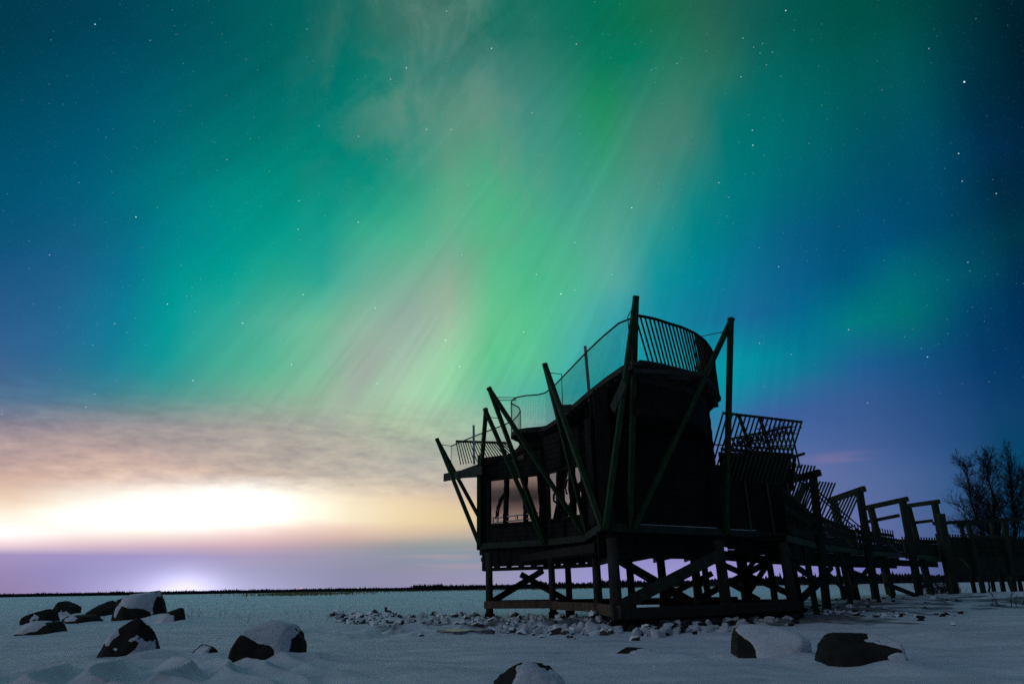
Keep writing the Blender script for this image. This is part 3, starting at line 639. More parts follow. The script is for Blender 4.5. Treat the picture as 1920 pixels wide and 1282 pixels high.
# curved siding band under the front of the deck
FR = ED[NL-1:]
mb = MB(); mb2 = MB()
ins = []
for p in FR:
    c = Vector((cc.x-p.x, cc.y-p.y, 0)).normalized(); ins.append(p+c*.42)
ins[0] = ins[0]+Vector((.05, .1, 0))
for i in range(len(ins)-1):
    a_, b_ = ins[i], ins[i+1]
    for k in range(6):
        z = 4.50+k*.135; mb.beam((a_.x, a_.y, z), (b_.x, b_.y, z), .05, .128)
    mb2.beam((a_.x, a_.y, 5.24), (b_.x, b_.y, 5.24), .12, .18)
    mb.beam((a_.x*.97+cc.x*.03, a_.y*.97+cc.y*.03, 4.85), (b_.x*.97+cc.x*.03, b_.y*.97+cc.y*.03, 4.85), .03, .86)
mb.build('upper_wall', M_tar, hut); mb2.build('top_plate', M_deck, hut)
mb = MB(); mb.prism([(p.x, p.y) for p in ins]+[(5.4, 20), (2.6, 18)], 4.40, 4.43); mb.build('soffit', M_tar, hut)
# outrigger planks that carry the overhangs
for a_, b_, w_, h_ in ((at(833, 895, 23.6), at(905, 881, 21.2), .06, .26), (at(1149, 768, 14.9), at(1172, 716, 14.35), .05, .26), (at(961, 865, 20.3), at(982, 855, 20.0), .05, .12), (at(1049, 766, 17.7), at(1072, 765, 17.6), .05, .2)):
    MB().beam(a_, b_, w_, h_).build('outrigger', M_sill if w_ == .05 and h_ == .12 else M_rim, hut)

# frost lying along the ledges
def frost(p, q, z, d, w=.035, h=.016, par=None):
    a_, b_ = off(p, q, d); MB().beam((a_.x, a_.y, z), (b_.x, b_.y, z), w, h).build('frost', M_snow, par or hut)
frost(P3.lerp(P4, .2), P3.lerp(P4, .93), ZL+.073, -.012)
for i in range(NL+3, len(ED)-2):
    a_, b_ = ED[i].copy(), ED[i+1].copy(); MB().beam(a_+Vector((0, -.02, .035)), b_+Vector((0, -.02, .035)), .05, .012).build('frost', M_snow, hut)

# leaning struts in pairs, meeting at tips outside the railing
B0, B1, B2, B3, B4, B5 = at(897, 1016, P0.y), at(1021, 1021, P1.y-.08), at(1098, 1005, P2.y-.08), at(1129, 989, P3.y-.05), at(1181, 989, P3.lerp(P4, .22).y-.10), at(1361, 997, P4.y-.1)
BB = at(915, 1000, P0.y+2.2)
T1, T2, T3, T4, T5, T6 = at(821, 827, 22.6), at(911, 771, 20.0), at(919, 732, 18.5), at(1023, 688, 16.7), at(1192, 563, 14.05), at(1370, 603, 15.2)
C0 = P0.copy(); C0.z = 4.75
STR = [(T1, B0), (T1, BB), (T2, at(903, 872, P0.y-.1)), (T2, B1), (T3, B1+Vector((.05, -.06, 0))), (T3, B2), (T4, B2+Vector((.06, -.05, 0))), (T4, B3), (T5, B3+Vector((.06, -.06, 0))), (T5, B4), (T6, B4+Vector((.09, -.05, 0))), (T6, B5)]
for i, (a_, b_) in enumerate(STR):
    d = (a_-b_).normalized()
    o = MB().beam(b_-d*.03, a_+d*.10, .108, .108, up=(.3, -1, 0)).build('strut', M_green, hut)
MB().beam(P0+Vector((-.06, -.06, 0)), C0+Vector((-.06, -.06, .1)), .10, .10).build('corner_post', M_green, hut)
# thin rods from the strut tips to the hand rail
# wire railing of the left side
mb = MB(); RL = [Vector((p.x, p.y, p.z+RH)) for p in ED[:NL]]
fineL = along(RL, 160)
rail = MB().tube(fineL+[ED[NL-1]+Vector((.12, .02, RH+.02))], .022, 6).build('hand_rail', M_rod, hut, True)
wm = MB(); pl = along([p.copy() for p in ED[:NL]], 250)
for p in pl: wm.beam((p.x, p.y, p.z), (p.x, p.y, p.z+RH), .0035, .0035)
for k in range(1, 20):
    L = along([p+Vector((0, 0, RH*k/20)) for p in ED[:NL]], 120)
    wm.tube(L, .002, 3, False)
wm.build('wire_mesh', M_wire, hut)
def post(px, y0, y1, Y, m, w=.07):
    a_, b_ = at(px[0], y0, Y), at(px[1], y1, Y); MB().beam(b_, a_, w, w, up=(0, 1, 0)).build('rail_post', m, hut)
post((888, 889), 797, 870, atz(889, 858, 4.9).y-.06, M_steel)
post((1097, 1106), 649, 752, atz(1099, 737, 5.5).y-.06, M_steel, .075)
for i in (0, 8, 11): 
    p = ED[i]; MB().beam((p.x, p.y, p.z-.05), (p.x, p.y, p.z+RH), .02, .02).build('rail_post', M_rod, hut)
def rod(pts): MB().tube(pts, .012, 5).build('tie_rod', M_rod, hut, True)
rod([at(826, 833, 22.5), ED[0]+Vector((0, 0, RH))])
rod([at(931, 745, 18.7), at(966, 745, 20.2), at(968, 750, 20.3)]); rod([at(932, 750, 18.8), at(966, 750, 20.2)])
rod([at(918, 782, 20.1), at(937, 784, 20.6)])
rod([at(1031, 699, 16.8), at(1053, 701, 17.9), at(1055, 762, 17.9)])
rod([at(1186, 578, 14.1), at(1177, 594, 14.2), at(1179, 618, 14.2)])
rod([at(1356, 622, 15.3), at(1303, 633, 15.5), at(1306, 702, 15.3)])
# slatted railing round the front of the deck, slats raked along the curve
FRr = along(FR[1:]+[Vector((5.55, 19.4, 5.5)), Vector((5.6, 21.5, 5.5))], 66)
tops = [p+Vector((0, 0, 1.10)) for p in FRr]
fb = MB(); rk_ = 2
for i in range(0, len(FRr)-rk_):
    fb.beam(FRr[i+rk_]+Vector((0, 0, .02)), tops[i], .03, .05, up=(0, 0, 1))
fence = fb.build('slat_railing', M_tar, hut)
fr = MB().tube(tops, .035, 6).build('top_rail', M_tar, fence, True)
fr = MB()
for i in range(len(FRr)-1): fr.beam(FRr[i]+Vector((0, 0, .0)), FRr[i+1], .09, .06)
fr.build('bottom_rail', M_rim, fence)
# slatted railing at the back of the low left deck
a_, b_ = at(853, 866, 25.2), at(962, 846, 24.2); a2, b2 = at(855, 827, 25.2), at(948, 830, 24.2)
fb = MB(); n = 22
for i in range(n):
    t = i/(n-1); fb.beam(a_.lerp(b_, t)+Vector((.22, 0, -.1)), a2.lerp(b2, t), .035, .075, up=(0, 1, 0))
fence = fb.build('slat_railing', M_tar, hut); MB().beam(a2, b2, .06, .08).build('top_rail', M_tar, fence)

# piles, sills and cross bracing under the hut
PILES = [(918, 20.9, .105), (1036, 20.2, .095), (1067, 22.8, .10), (1121, 17.6, .105), (1154, 15.35, .125), (1184, 21.5, .11), (1244, 20.5, .12), (1308, 18.6, .11), (1326, 22.4, .10), (1358, 16.75, .125), (1400, 21.0, .12), (1482, 18.1, .125), (1450, 22.5, .1)]
def colx(px, Y, z):                                   # ground plan point below the photo column px
    d = ray(px, 1100); return Vector((d.x*Y/d.y, Y, z))
PT = {}
for px, Y, r_ in PILES:
    p = colx(px, Y, 0); z0 = gz(p.x, p.y)-.15; PT[px] = p
    lean = .025*(p.x)/10
    MB().tube([(p.x, p.y, z0), (p.x-.01, p.y, 1.0), (p.x-.015-lean, p.y, 1.85)], [r_*1.06, r_, r_*.94], 12).build('pile', M_pile, hut, True)
    MB().beam((p.x, p.y, z0-.05), (p.x, p.y, z0+.34), r_*2.7, r_*2.7).build('pile_foot', M_tar, hut)
def sill(a_, b_, z, w_=.09, h_=.2, ext=.15, name='sill_beam', m=None):
    a_, b_ = Vector((a_.x, a_.y, z)), Vector((b_.x, b_.y, z)); d = (b_-a_).normalized()*ext
    MB().beam(a_-d, b_+d, w_, h_).build(name, m or M_sill, hut)
o_ = Vector((0, -.16, 0))
sill(PT[918]+o_, PT[1036]+o_, .43); sill(PT[1036]+o_, PT[1121]+o_, .40, ext=.05); sill(PT[1121]+o_, PT[1154]+o_, .37, ext=.05, h_=.24)
sill(PT[1154]+o_, PT[1358]+o_, .33, h_=.22, m=M_pile); sill(PT[1358]+o_, PT[1482]+o_, .36, h_=.22, m=M_pile)
sill(PT[1154]+Vector((.1, .5, 0)), PT[1482]+Vector((0, .4, 0)), .12, h_=.34, m=M_tar)
sill(PT[918]+Vector((0, 2.2, 0)), PT[1400]+Vector((0, 1.5, 0)), .42, m=M_tar); sill(PT[1244], PT[1482]+Vector((0, .3, 0)), .40, m=M_tar)
def brace(x0, y0, Y0, x1, y1, Y1, w_=.18, t_=.05, par=None, m=None):
    MB().beam(at(x0, y0, Y0), at(x1, y1, Y1), t_, w_).build('brace', m or M_tar, par or hut)
brace(1150, 1143, 15.2, 1356, 1036, 16.55, .24, .06, m=M_rim)
brace(922, 1128, 21.6, 1018, 1069, 22.6); brace(976, 1076, 22.4, 1072, 1130, 22.6)
brace(1158, 1048, 21.0, 1308, 1136, 18.9, .24); brace(1240, 1122, 20.4, 1336, 1074, 20.0, .15)
brace(1318, 1118, 19.5, 1464, 1041, 19.0, .16); brace(1330, 1047, 21.0, 1488, 1116, 19.2, .16)
brace(1403, 1112, 21.0, 1450, 1041, 19.5, .15); brace(1398, 1072, 20.8, 1424, 1040, 20.4, .12)
brace(1352, 1084, 20, 1424, 1124, 20, .13)
brace(1484, 1056, 18.4, 1552, 1102, 21, .16); brace(1502, 1124, 19.5, 1548, 1083, 21.3, .16)

# lean-to on the right: wall leaning in, slatted screens flaring out
an_ = empty('slatted_annex', (6.0, 18.5, ZL), 'low dark lean-to with flaring slatted screens joined to the right side of the hut', 'annex')
L0, L1 = atz(1364, 999, ZL), A1
LT0, LT1 = at(1352, 900, L0.y+.62), at(1476, 906, L1.y+.62)
MB().beam(L0, L1, .10, .16).build('rim_beam', M_rim, an_)
frost(L0, L0.lerp(L1, .4), ZL+.088, -.02, par=an_)
mb = MB(); nrm = (L1-L0).cross(LT0-L0).normalized()*.05
mb.add([L0, L1, LT1, LT0, L0-nrm, L1-nrm, LT1-nrm, LT0-nrm], [(0, 1, 2, 3), (7, 6, 5, 4), (0, 4, 5, 1), (1, 5, 6, 2), (2, 6, 7, 3), (3, 7, 4, 0)])
mb.add([L1, L1+Vector((.35, 1.9, 0)), LT1+Vector((.35, 1.3, 0)), LT1], [(0, 1, 2, 3), (3, 2, 1, 0)])
mb.add([L0, L1, L1+Vector((.35, 1.9, 0)), L0+Vector((.6, 2.6, 0))], [(0, 1, 2, 3), (3, 2, 1, 0)])
mb.build('wall', M_tar, an_)
for t in (.02, .33, .66, .98): MB().beam(L0.lerp(L1, t)+Vector((0, -.05, 0)), LT0.lerp(LT1, t)+Vector((0, -.05, 0)), .05, .07, up=(0, 1, 0)).build('batten', M_walkrim, an_)
mb = MB()
for i in range(3): mb.beam(L0+Vector((0, .12, -.20-.13*i)), L1+Vector((0, .12, -.20-.13*i)), .04, .12)
mb.build('skirt', M_tar, an_)
def screen(b0, b1, t0_, t1_, n, w_, name='slat_screen', shift=0.0):
    mb = MB()
    for i in range(n):
        t = i/(n-1); a_ = b0.lerp(b1, t); b_ = t0_.lerp(t1_, min(t+shift, 1.02)); mb.beam(a_, b_+(b_-a_)*.02, .03, w_, up=(0, 1, 0))
    o = mb.build(name, M_slat, an_); r_ = MB(); r_.beam(t0_, t1_, .06, .055); r_.beam(b0.lerp(t0_, .55), b1.lerp(t1_, .55), .03, .03)
    r_.build('top_rail', M_walk, o); return o
SB0, SB1 = at(1318, 905, L0.y+.5), at(1466, 906, L1.y+.5)
ST0, ST1 = at(1356, 774, L0.y-.25), at(1503, 791, L1.y-.25)
screen(SB0, SB1, ST0, ST1, 19, .075)
mb = MB()
mb.beam(at(1352, 842, L0.y+.3), at(1487, 853, L1.y+.3), .04, .09); mb.beam(SB0, SB1, .05, .12)
mb.build('mid_rail', M_walk, an_)
FB0, FB1 = at(1400, 872, L0.y+2.3), at(1500, 876, L1.y+2.1); FT0, FT1 = at(1372, 822, L0.y+2.9), at(1482, 800, L1.y+2.7)
screen(FB0, FB1, FT0, FT1, 14, .07)
for x0, y0, x1, y1 in ((1385, 778, 1408, 842), (1424, 781, 1446, 850), (1364, 786, 1368, 900), (1490, 852, 1486, 900)):
    MB().beam(at(x0, y0, L0.y+.9), at(x1, y1, L0.y+1.1), .05, .15, up=(0, 1, 0)).build('screen_post', M_walk, an_)
MB().beam(at(1482, 858, 18.0), at(1508, 850, 19.5), .05, .07).build('spar', M_walk, an_)
# lower lattice of the lean-to, dark boards between the screens
mb = MB(); mb.beam(at(1352, 882, L0.y+1.2), at(1484, 886, L1.y+1.0), .04, 1.05); mb.build('rear_board', M_tar, an_)

lk = [at(1326, 996, P4.y+.5), at(1374, 998, P4.y+.75)]
mb = MB(); mb.beam((lk[0].x, lk[0].y, 2.86), (lk[1].x, lk[1].y, 2.86), .08, 1.98); mb.build('link_wall', M_tar, an_)
# dry climbing plant tangled in the screen
vn = MB()
for s_ in range(7):
    x, y = 1366+s_*4, 842-s_*3; pts = []
    for k in range(16):
        pts.append(at(x, y, L0.y+.55+.1*math.sin(k))); x += random.uniform(3, 10); y += random.uniform(-5.5, 2.5)
        y = max(y, 800)
    vn.tube(pts, .012, 4)
    for p in pts:
        for q in range(5):
            c = p+Vector((random.gauss(0, .09), random.gauss(0, .08), random.gauss(0, .07)))
            u_ = Vector((random.gauss(0, 1), random.gauss(0, 1), random.gauss(0, 1))).normalized()*random.uniform(.02, .05); w_ = u_.orthogonal().normalized()*u_.length*.8
            vn.add([c-u_, c+w_, c+u_, c-w_], [(0, 1, 2, 3)])
tag(vn.build('climbing_plant', M_vine), 'dry tangled climbing plant caught in the upper slatted screen', 'plant')

# ------------------------------------------------------------------ boardwalk running back to the right
bw = empty('boardwalk', (14, 28, 0), 'dark raised timber boardwalk with tall gate frames and picket fences leading right from the hut', 'boardwalk')
# deck edge on the near side, as points of constant height
ZD = 2.08
def dk(px, Y, z=ZD): return colx(px, Y, z)
NE = [(1490, 18.2), (1545, 22.3), (1622, 26.8), (1709, 31.5), (1775, 35.5)]
near_e = [dk(x, y) for x, y in NE]
def perp(i):
    a_ = near_e[max(i-1, 0)]; b_ = near_e[min(i+1, len(near_e)-1)]; d = (b_-a_).normalized(); return Vector((-d.y, d.x, 0))
far_e = [near_e[i]+perp(i)*1.9 for i in range(len(near_e))]
mb = MB()
for i in range(len(near_e)-1):
    a_, b_, c, d = near_e[i], near_e[i+1], far_e[i+1], far_e[i]
    L = (b_-a_).length; n = max(6, int(L/.16))
    for k in range(n):
        t0_, t1_ = k/n, (k+.93)/n
        q = [a_.lerp(b_, t0_), a_.lerp(b_, t1_), d.lerp(c, t1_), d.lerp(c, t0_)]
        mb.prism([(p.x, p.y) for p in q], ZD-.04, ZD+random.uniform(0, .006))
mb.build('deck', M_walk, bw)
for E in (near_e, far_e):
    mb = MB()
    for i in range(len(E)-1): mb.beam(E[i]+Vector((0, 0, -.13)), E[i+1]+Vector((0, 0, -.13)), .07, .17)
    mb.build('edge_beam', M_walkrim, bw)
    mb = MB()
    for i in range(len(E)-1): mb.beam(E[i]+Vector((0, .4, -.42)), E[i+1]+Vector((0, .4, -.42)), .10, .26)
    mb.build('bearer', M_walk, bw)
# posts: near ones stand from the ground to the frame tops
FRAMES = [  # near post: top (px, py), foot (px, py), depth; far post top px, py
 ((1524, 889), (1549, 1136), 22.0, (1452, 908)),
 ((1611, 919), (1642, 1121), 26.6, (1562, 936)),
 ((1692, 937), (1724, 1115), 31.3, (1632, 950)),
 ((1752, 941), (1784, 1112), 35.0, (1702, 948)),
]
for i, (tp, ft, Y, fp) in enumerate(FRAMES):
    a_ = at(*tp, Y); b_ = at(*ft, Y); b_.z = gz(b_.x, b_.y)-.2
    MB().beam(b_, a_, (.19, .22, .26, .26)[i], .20, up=(0, 1, 0)).build('post', M_walk, bw)
    Yf = Y+1.1
    c = at(*fp, Yf); foot = Vector((c.x+.25, c.y, gz(c.x, c.y)-.2))
    MB().beam(foot, c, .24, .22, up=(0, 1, 0)).build('post', M_walk, bw)
    d = (a_-c).normalized()
    MB().beam(c-d*.25, a_+d*.25, .16, .20).build('cross_beam', M_walk, bw)
    if i in (2, 3):
        q = -.62 if i == 2 else -.85
        MB().beam(c+Vector((0, .5, q)), a_+Vector((0, .5, q)), .10, .14).build('cross_beam', M_walk, bw)
a_ = at(1763, 963, 34.5); b_ = at(1791, 1113, 34.5); b_.z = gz(b_.x, b_.y)-.2
MB().beam(b_, a_, .30, .26, up=(0, 1, 0)).build('post', M_walk, bw)
# more legs and braces under the deck
for i in range(1, len(near_e)):
    for t in (.5,):
        a_ = near_e[i-1].lerp(near_e[i], t); b_ = far_e[i-1].lerp(far_e[i], t)
        for p in (a_, b_): MB().beam((p.x+.05, p.y, gz(p.x, p.y)-.2), (p.x, p.y, ZD-.2), .13, .13, up=(0, 1, 0)).build('leg', M_walk, bw)
for x0, y0, Y0, x1, y1, Y1 in ((1504, 1120, 21, 1560, 1062, 23), (1552, 1075, 22.3, 1600, 1120, 25), (1582, 1120, 25, 1628, 1066, 27), (1588, 1068, 26, 1645, 1090, 27.5), (1662, 1094, 28.5, 1722, 1118, 30.5), (1728, 1100, 31.5, 1762, 1080, 33), (1526, 1042, 22.5, 1542, 1064, 22.5)):
    brace(x0, y0, Y0, x1, y1, Y1, .17, .06, bw, M_walk)
# raked slat fence stepping down along the far side, then pickets
def pick(i0, t0_, i1, t1_, E, zt0, zt1, n, w_, rake=0.0, lift=0.0, rails=(), mname='picket_fence', o=Vector((0, 0, 0))):
    p, q = E[i0].lerp(E[i0+1], t0_)+o, E[i1].lerp(E[i1+1], t1_)+o; d = (q-p).normalized(); mb = MB()
    for k in range(n):
        t = k/(n-1); b_ = p.lerp(q, t); a_ = b_+d*rake; zt = zt0+(zt1-zt0)*t+random.uniform(-.015, .015)
        mb.beam((b_.x, b_.y, ZD+lift), (a_.x, a_.y, ZD+zt), .03, w_, up=(0, 1, 0))
    for z0, z1, h_ in rails: mb.beam((p.x, p.y, ZD+z0), (q.x, q.y, ZD+z1), .05, h_)
    return mb.build(mname, M_walk, bw)
def raked(x0, x1, yt0, yt1, yb0, yb1, Y0, Y1, n, dx):
    mb = MB()
    for k in range(n):
        t = k/(n-1); b_ = at(x0+(x1-x0)*t-dx, yb0+(yb1-yb0)*t, Y0+(Y1-Y0)*t+.3); a_ = at(x0+(x1-x0)*t, yt0+(yt1-yt0)*t, Y0+(Y1-Y0)*t)
        mb.beam(b_, a_, .03, .11, up=(0, 1, 0))
    return mb.build('slat_fence', M_walk, bw)
raked(1492, 1528, 869, 873, 985, 985, 21.4, 23.4, 7, 36); raked(1532, 1566, 901, 905, 990, 1000, 23.6, 25.4, 7, 38); raked(1570, 1610, 928, 928, 995, 1010, 25.6, 27.4, 8, 36)
raked(1500, 1524, 905, 905, 980, 985, 20.6, 22.0, 6, 30)
mb = MB()
for dy in (0, 9): mb.beam(at(1482, 878+dy, 20.3), at(1628, 1000+dy, 27.5), .035, .035)
mb.build('hand_rail', M_walk, bw)
pick(2, .15, 2, .95, far_e, 1.38, 1.34, 15, .07, rails=((.30, .30, .30), (.72, .72, .14), (1.02, 1.02, .10), (1.2, 1.2, .06)))
pick(3, .02, 3, .98, far_e, 1.36, 1.32, 15, .07, rails=((.35, .35, .36), (.76, .76, .18), (1.05, 1.05, .14)))
for i in range(4):
    h0 = (1.2, .88, .66, .55)[i]; h1 = (.88, .66, .55, .5)[i]
    pick(i, .05, i, .97, near_e, h0, h1, 17, .10, lift=-.02, rails=((.12, .12, .2), (h0*.55, h1*.55, .16), (h0-.08, h1-.08, .1)))
for x0, y0, x1, y1, Y in ((1580, 1005, 1598, 1024, 25.0), (1663, 1015, 1683, 1034, 29.5), (1800, 1046, 1818, 1064, 36)):
    MB().beam(at(x0, y0, Y), at(x1, y1, Y), .05, .10).build('knee_brace', M_walkrim, bw)

# far walkway that carries on to the right
fw = empty('far_walkway', (30, 40, 0), 'far dark walkway with a long top beam in front of the bare trees', 'boardwalk')
Q0, Q1 = atz(1778, 1052, 2.0), None
Q0 = colx(1776, 36.5, 2.0); Q1 = colx(2060, 41.0, 2.0)
dd = (Q1-Q0).normalized(); pp = Vector((-dd.y, dd.x, 0))
mb = MB()
q = [Q0, Q1, Q1+pp*2, Q0+pp*2]; mb.prism([(p.x, p.y) for p in q], 1.86, 1.96); mb.build('deck', M_walk, fw)
mb = MB(); mb.beam(Q0+Vector((0, -.05, -.42)), Q1+Vector((0, -.05, -.42)), .08, .95); mb.build('edge_beam', M_walk, fw)
for sgn, yy in ((0, 0), (1, 2.0)):
    mb = MB(); n = 60
    for k in range(n):
        p = Q0.lerp(Q1, k/(n-1))+pp*yy; mb.beam((p.x, p.y, 2.0), (p.x, p.y, 3.18-.10*k/n), .03, .10, up=(0, 1, 0))
    for z in (2.15, 2.42, 2.69, 2.93): mb.beam(Q0+pp*yy+Vector((0, 0, z-2)), Q1+pp*yy+Vector((0, 0, z-2-.05)), .05, .22)
    mb.build('picket_fence', M_walk, fw)
for (tx, ty, bx, by, Y, w_) in ((1802, 985, 1826, 1104, 38.5, .2), (1815, 980, 1843, 1106, 37.0, .24), (1859, 980, 1880, 1104, 39.5, .22), (1882, 974, 1900, 1106, 38.2, .28), (1930, 974, 1955, 1104, 40, .24)):
    a_, b_ = at(tx, ty, Y), at(bx, by, Y); b_.z = gz(b_.x, b_.y)-.2
    MB().beam(b_, a_, w_*.8, w_*.8, up=(0, 1, 0)).build('post', M_walk, fw)
MB().beam(at(1750, 981, 35.5), at(1990, 968, 39.5), .10, .17).build('top_beam', M_walk, fw)
MB().beam(at(1795, 985, 38), at(1850, 978, 38.6), .10, .17).build('top_beam', M_walk, fw)

# ------------------------------------------------------------------ boulders
def ico(sub):
    import bmesh
    bm = bmesh.new(); bmesh.ops.create_icosphere(bm, subdivisions=sub, radius=1)
    bm.verts.ensure_lookup_table(); v = np.array([x.co[:] for x in bm.verts]); f = [tuple(x.index for x in q.verts) for q in bm.faces]; bm.free(); return v, f
V5, F5 = ico(5); V3, F3 = ico(3)
def make_mesh(name, v, f, m):
    me = bpy.data.meshes.new(name); me.from_pydata(v.tolist(), [], f); me.polygons.foreach_set('use_smooth', [True]*len(f)); me.materials.append(m); me.update(); return me
HOLES = {9: ((-.55, -.80, .25, .30), (.05, -.98, -.12, .36), (-.25, -.95, -.30, .30), (.99, -.1, .1, .3)), 12: ((-.80, -.55, .15, .50), (.55, -.80, -.30, .18)), 5: ((-.1, -.9, -.35, .40), (.9, -.3, .2, .3)), 8: ((.8, -.5, .2, .4),), 10: ((-.8, -.5, .4, .5),)}
def boulder(i, spec):
    name, x0, x1, top, base, patches, label = spec
    p, a, c = boulder_spec(x0, x1, top, base); b_ = a*.85
    Yc = p.y+b_*.75; zt = at((x0+x1)/2, top, Yc).z; a *= Yc/p.y
    hz = max(zt, .12); cz = zt-.80*hz
    d = V5; s_ = 11.3*i
    rad = 1+.42*fbm(d[:, 0]*1.1+s_, d[:, 1]*1.1, d[:, 2]*1.1+3, 3)+.12*fbm(d[:, 0]*4+s_, d[:, 1]*4, d[:, 2]*4, 4)
    rnd = random.Random(i)                            # flatten a few facets
    for k in range(4 if i in (8, 9, 10, 12) else 13):
        n = Vector((rnd.gauss(0, 1), rnd.gauss(0, 1), abs(rnd.gauss(0, .7)))).normalized(); dt = d@np.array(n); lim = rnd.uniform(.60, .84)
        rad = np.where(dt*rad > lim, lim/np.maximum(dt, .05)*.95+rad*.05, rad)
    rad = rad*(1+.085*fbm(d[:, 0]*9+s_, d[:, 1]*9, d[:, 2]*9, 3))
    rv = d*rad[:, None]; rv = rv/np.array((np.abs(rv[:, 0]).max(), np.abs(rv[:, 1]).max(), rv[:, 2].max()))
    pw = .74 if i in (5, 9, 12) else .92
    rv = np.sign(rv)*np.abs(rv)**pw
    pos = rv*np.array((a, b_, .80*hz))
    root = empty(name, (atz((x0+x1)/2, base, 0).x*Yc/p.y, Yc, cz), label, 'boulder', 'snowy boulders in the foreground')
    o = bpy.data.objects.new('rock', make_mesh('rock', pos, F5, M_rock)); COL.objects.link(o); o.parent = root
    for k, (sd, thr, na_) in enumerate(patches):
        sd = np.array(Vector(sd).normalized())
        t = (d@sd-thr)+na_*fbm(d[:, 0]*1.9+s_+40+9*k, d[:, 1]*1.9, d[:, 2]*2.3, 2)*1.3
        t = t+.16*fbm(d[:, 0]*9+s_, d[:, 1]*9, d[:, 2]*9, 3)
        for (hx, hy, hz_, hr) in HOLES.get(i, ()):
            hd = np.array(Vector((hx, hy, hz_)).normalized()); t = t-1.1*np.exp(-((1-d@hd)*2/hr**2))
        t = np.clip(t, -.4, .6); th = np.where(t > 0, .065*(1-np.exp(-t*6)), t*.35)
        sp_ = pos*(1+th[:, None]); keep = [q for q in F5 if max(t[list(q)]) > -.12]
        if keep:
            o = bpy.data.objects.new('snow_cap', make_mesh('snow_cap', sp_, keep, M_snow)); COL.objects.link(o); o.parent = root
    return root
for i, s_ in enumerate(BL): boulder(i, s_)
# small dark stone right of the bare boulder
# rubble: prototypes copied about
protos = []
for k in range(7):
    d = V3; s_ = 50+7.7*k; rad = 1+.55*fbm(d[:, 0]*1.3+s_, d[:, 1]*1.3, d[:, 2]*1.3, 3); rn = random.Random(k+90)
    for q in range(12):
        n = np.array(Vector((rn.gauss(0, 1), rn.gauss(0, 1), rn.gauss(0, 1))).normalized()); dt = d@n; lim = rn.uniform(.45, .75); rad = np.where(dt*rad > lim, lim/np.maximum(dt, .05), rad)
    protos.append(d*rad[:, None]*np.array((1, .8, .7)))
def stone_set(name, m, n):
    L = [make_mesh(name, p, F3, m) for p in protos[:n]]
    for me in L: me.polygons.foreach_set('use_smooth', [False]*len(F3))
    return L
me_d = stone_set('rubble_stone', M_dusted, 7); me_s = stone_set('ice_block', M_snow, 7); me_k = stone_set('dark_stone', M_rock, 7)
cnt = 0
def put_stone(me, name, px, py, size, label, cat, group, sq=1.0, sink=.3):
    p = atz(px, py, .0); z = gz(p.x, p.y)
    for _ in range(3): p = atz(px, py, z); z = gz(p.x, p.y)
    o = bpy.data.objects.new(name, me); COL.objects.link(o)
    o.location = (p.x, p.y, z+size*(.5-sink)); o.scale = (size*random.uniform(.8, 1.25), size*random.uniform(.8, 1.2), size*sq*random.uniform(.8, 1.2))
    o.rotation_euler = (random.uniform(-.3, .3), random.uniform(-.3, .3), random.uniform(0, 6.28))
    return tag(o, label, cat, group)
put_stone(me_k[2], 'dark_stone', 1692, 1238, .12, 'small dark stone just right of the large bare boulder', 'stone', None, .8)
rr = random.Random(3)
for k in range(172):
    t = rr.random(); px = 622+t*300; lo = 1153+4*t-3; hi = 1167+24*t; py = lo+(hi-lo)*rr.random()**1.2
    if 800 < px < 925 and py > 1176: continue
    put_stone(me_d[k % 7], 'rubble_stone', px, py, rr.choice((.06, .08, .09, .11, .13, .16, .21, .27)), 'snow-dusted stone in the rubble strip left of the hut', 'stone', 'snow-dusted rubble left of the hut', 1.1, .42)
for k in range(124):
    px = 905+rr.random()*330; py = 1152+rr.random()*36+(px-905)*.012
    put_stone(me_d[k % 7], 'rubble_stone', px, py, rr.choice((.05, .06, .08, .10, .12, .16, .20)), 'dark snow-dusted stone among the piles under the hut', 'stone', 'stones under the hut', 1.1, .42)
for px, py, s_ in ((966, 1172, .20), (982, 1186, .26), (1000, 1170, .32), (1010, 1184, .24), (1022, 1176, .16), (1032, 1186, .22), (1044, 1166, .14), (1056, 1170, .22), (1066, 1176, .16), (1072, 1160, .16), (1078, 1186, .24), (1092, 1184, .34), (1104, 1176, .30), (1112, 1184, .4), (1124, 1168, .22), (1140, 1184, .25), (1158, 1186, .28), (948, 1186, .2), (935, 1176, .14), (1058, 1188, .22), (1246, 1186, .30), (1216, 1190, .2), (1306, 1176, .18), (1360, 1172, .18), (1372, 1168, .26), (1390, 1174, .24), (1345, 1178, .14), (1330, 1180, .13), (1292, 1184, .12), (872, 1160, .2), (760, 1162, .2), (790, 1158, .22)):
    put_stone(me_s[rr.randrange(7)], 'ice_block', px, py, s_*.62, 'angular ice block under white snow in the rubble belt below the hut', 'ice block', 'ice blocks piled below the hut', 1.15, .25)
for k in range(110):
    px = 1500+rr.random()*300; py = 1122+rr.random()*34-(px-1500)*.03
    put_stone(me_k[k % 7] if rr.random() < .45 else me_d[k % 7], 'bank_stone', px, py, rr.uniform(.05, .15), 'stone poking out of the snowy bank below the boardwalk', 'stone', 'stones on the bank below the boardwalk', .9, .45)
for k in range(45):
    px = 1180+rr.random()*320; py = 1160+rr.random()*20
    put_stone(me_k[k % 7], 'shadow_stone', px, py, rr.uniform(.08, .18), 'bare dark stone in the shade under the front of the hut', 'stone', 'dark stones under the front of the hut', 1.0)
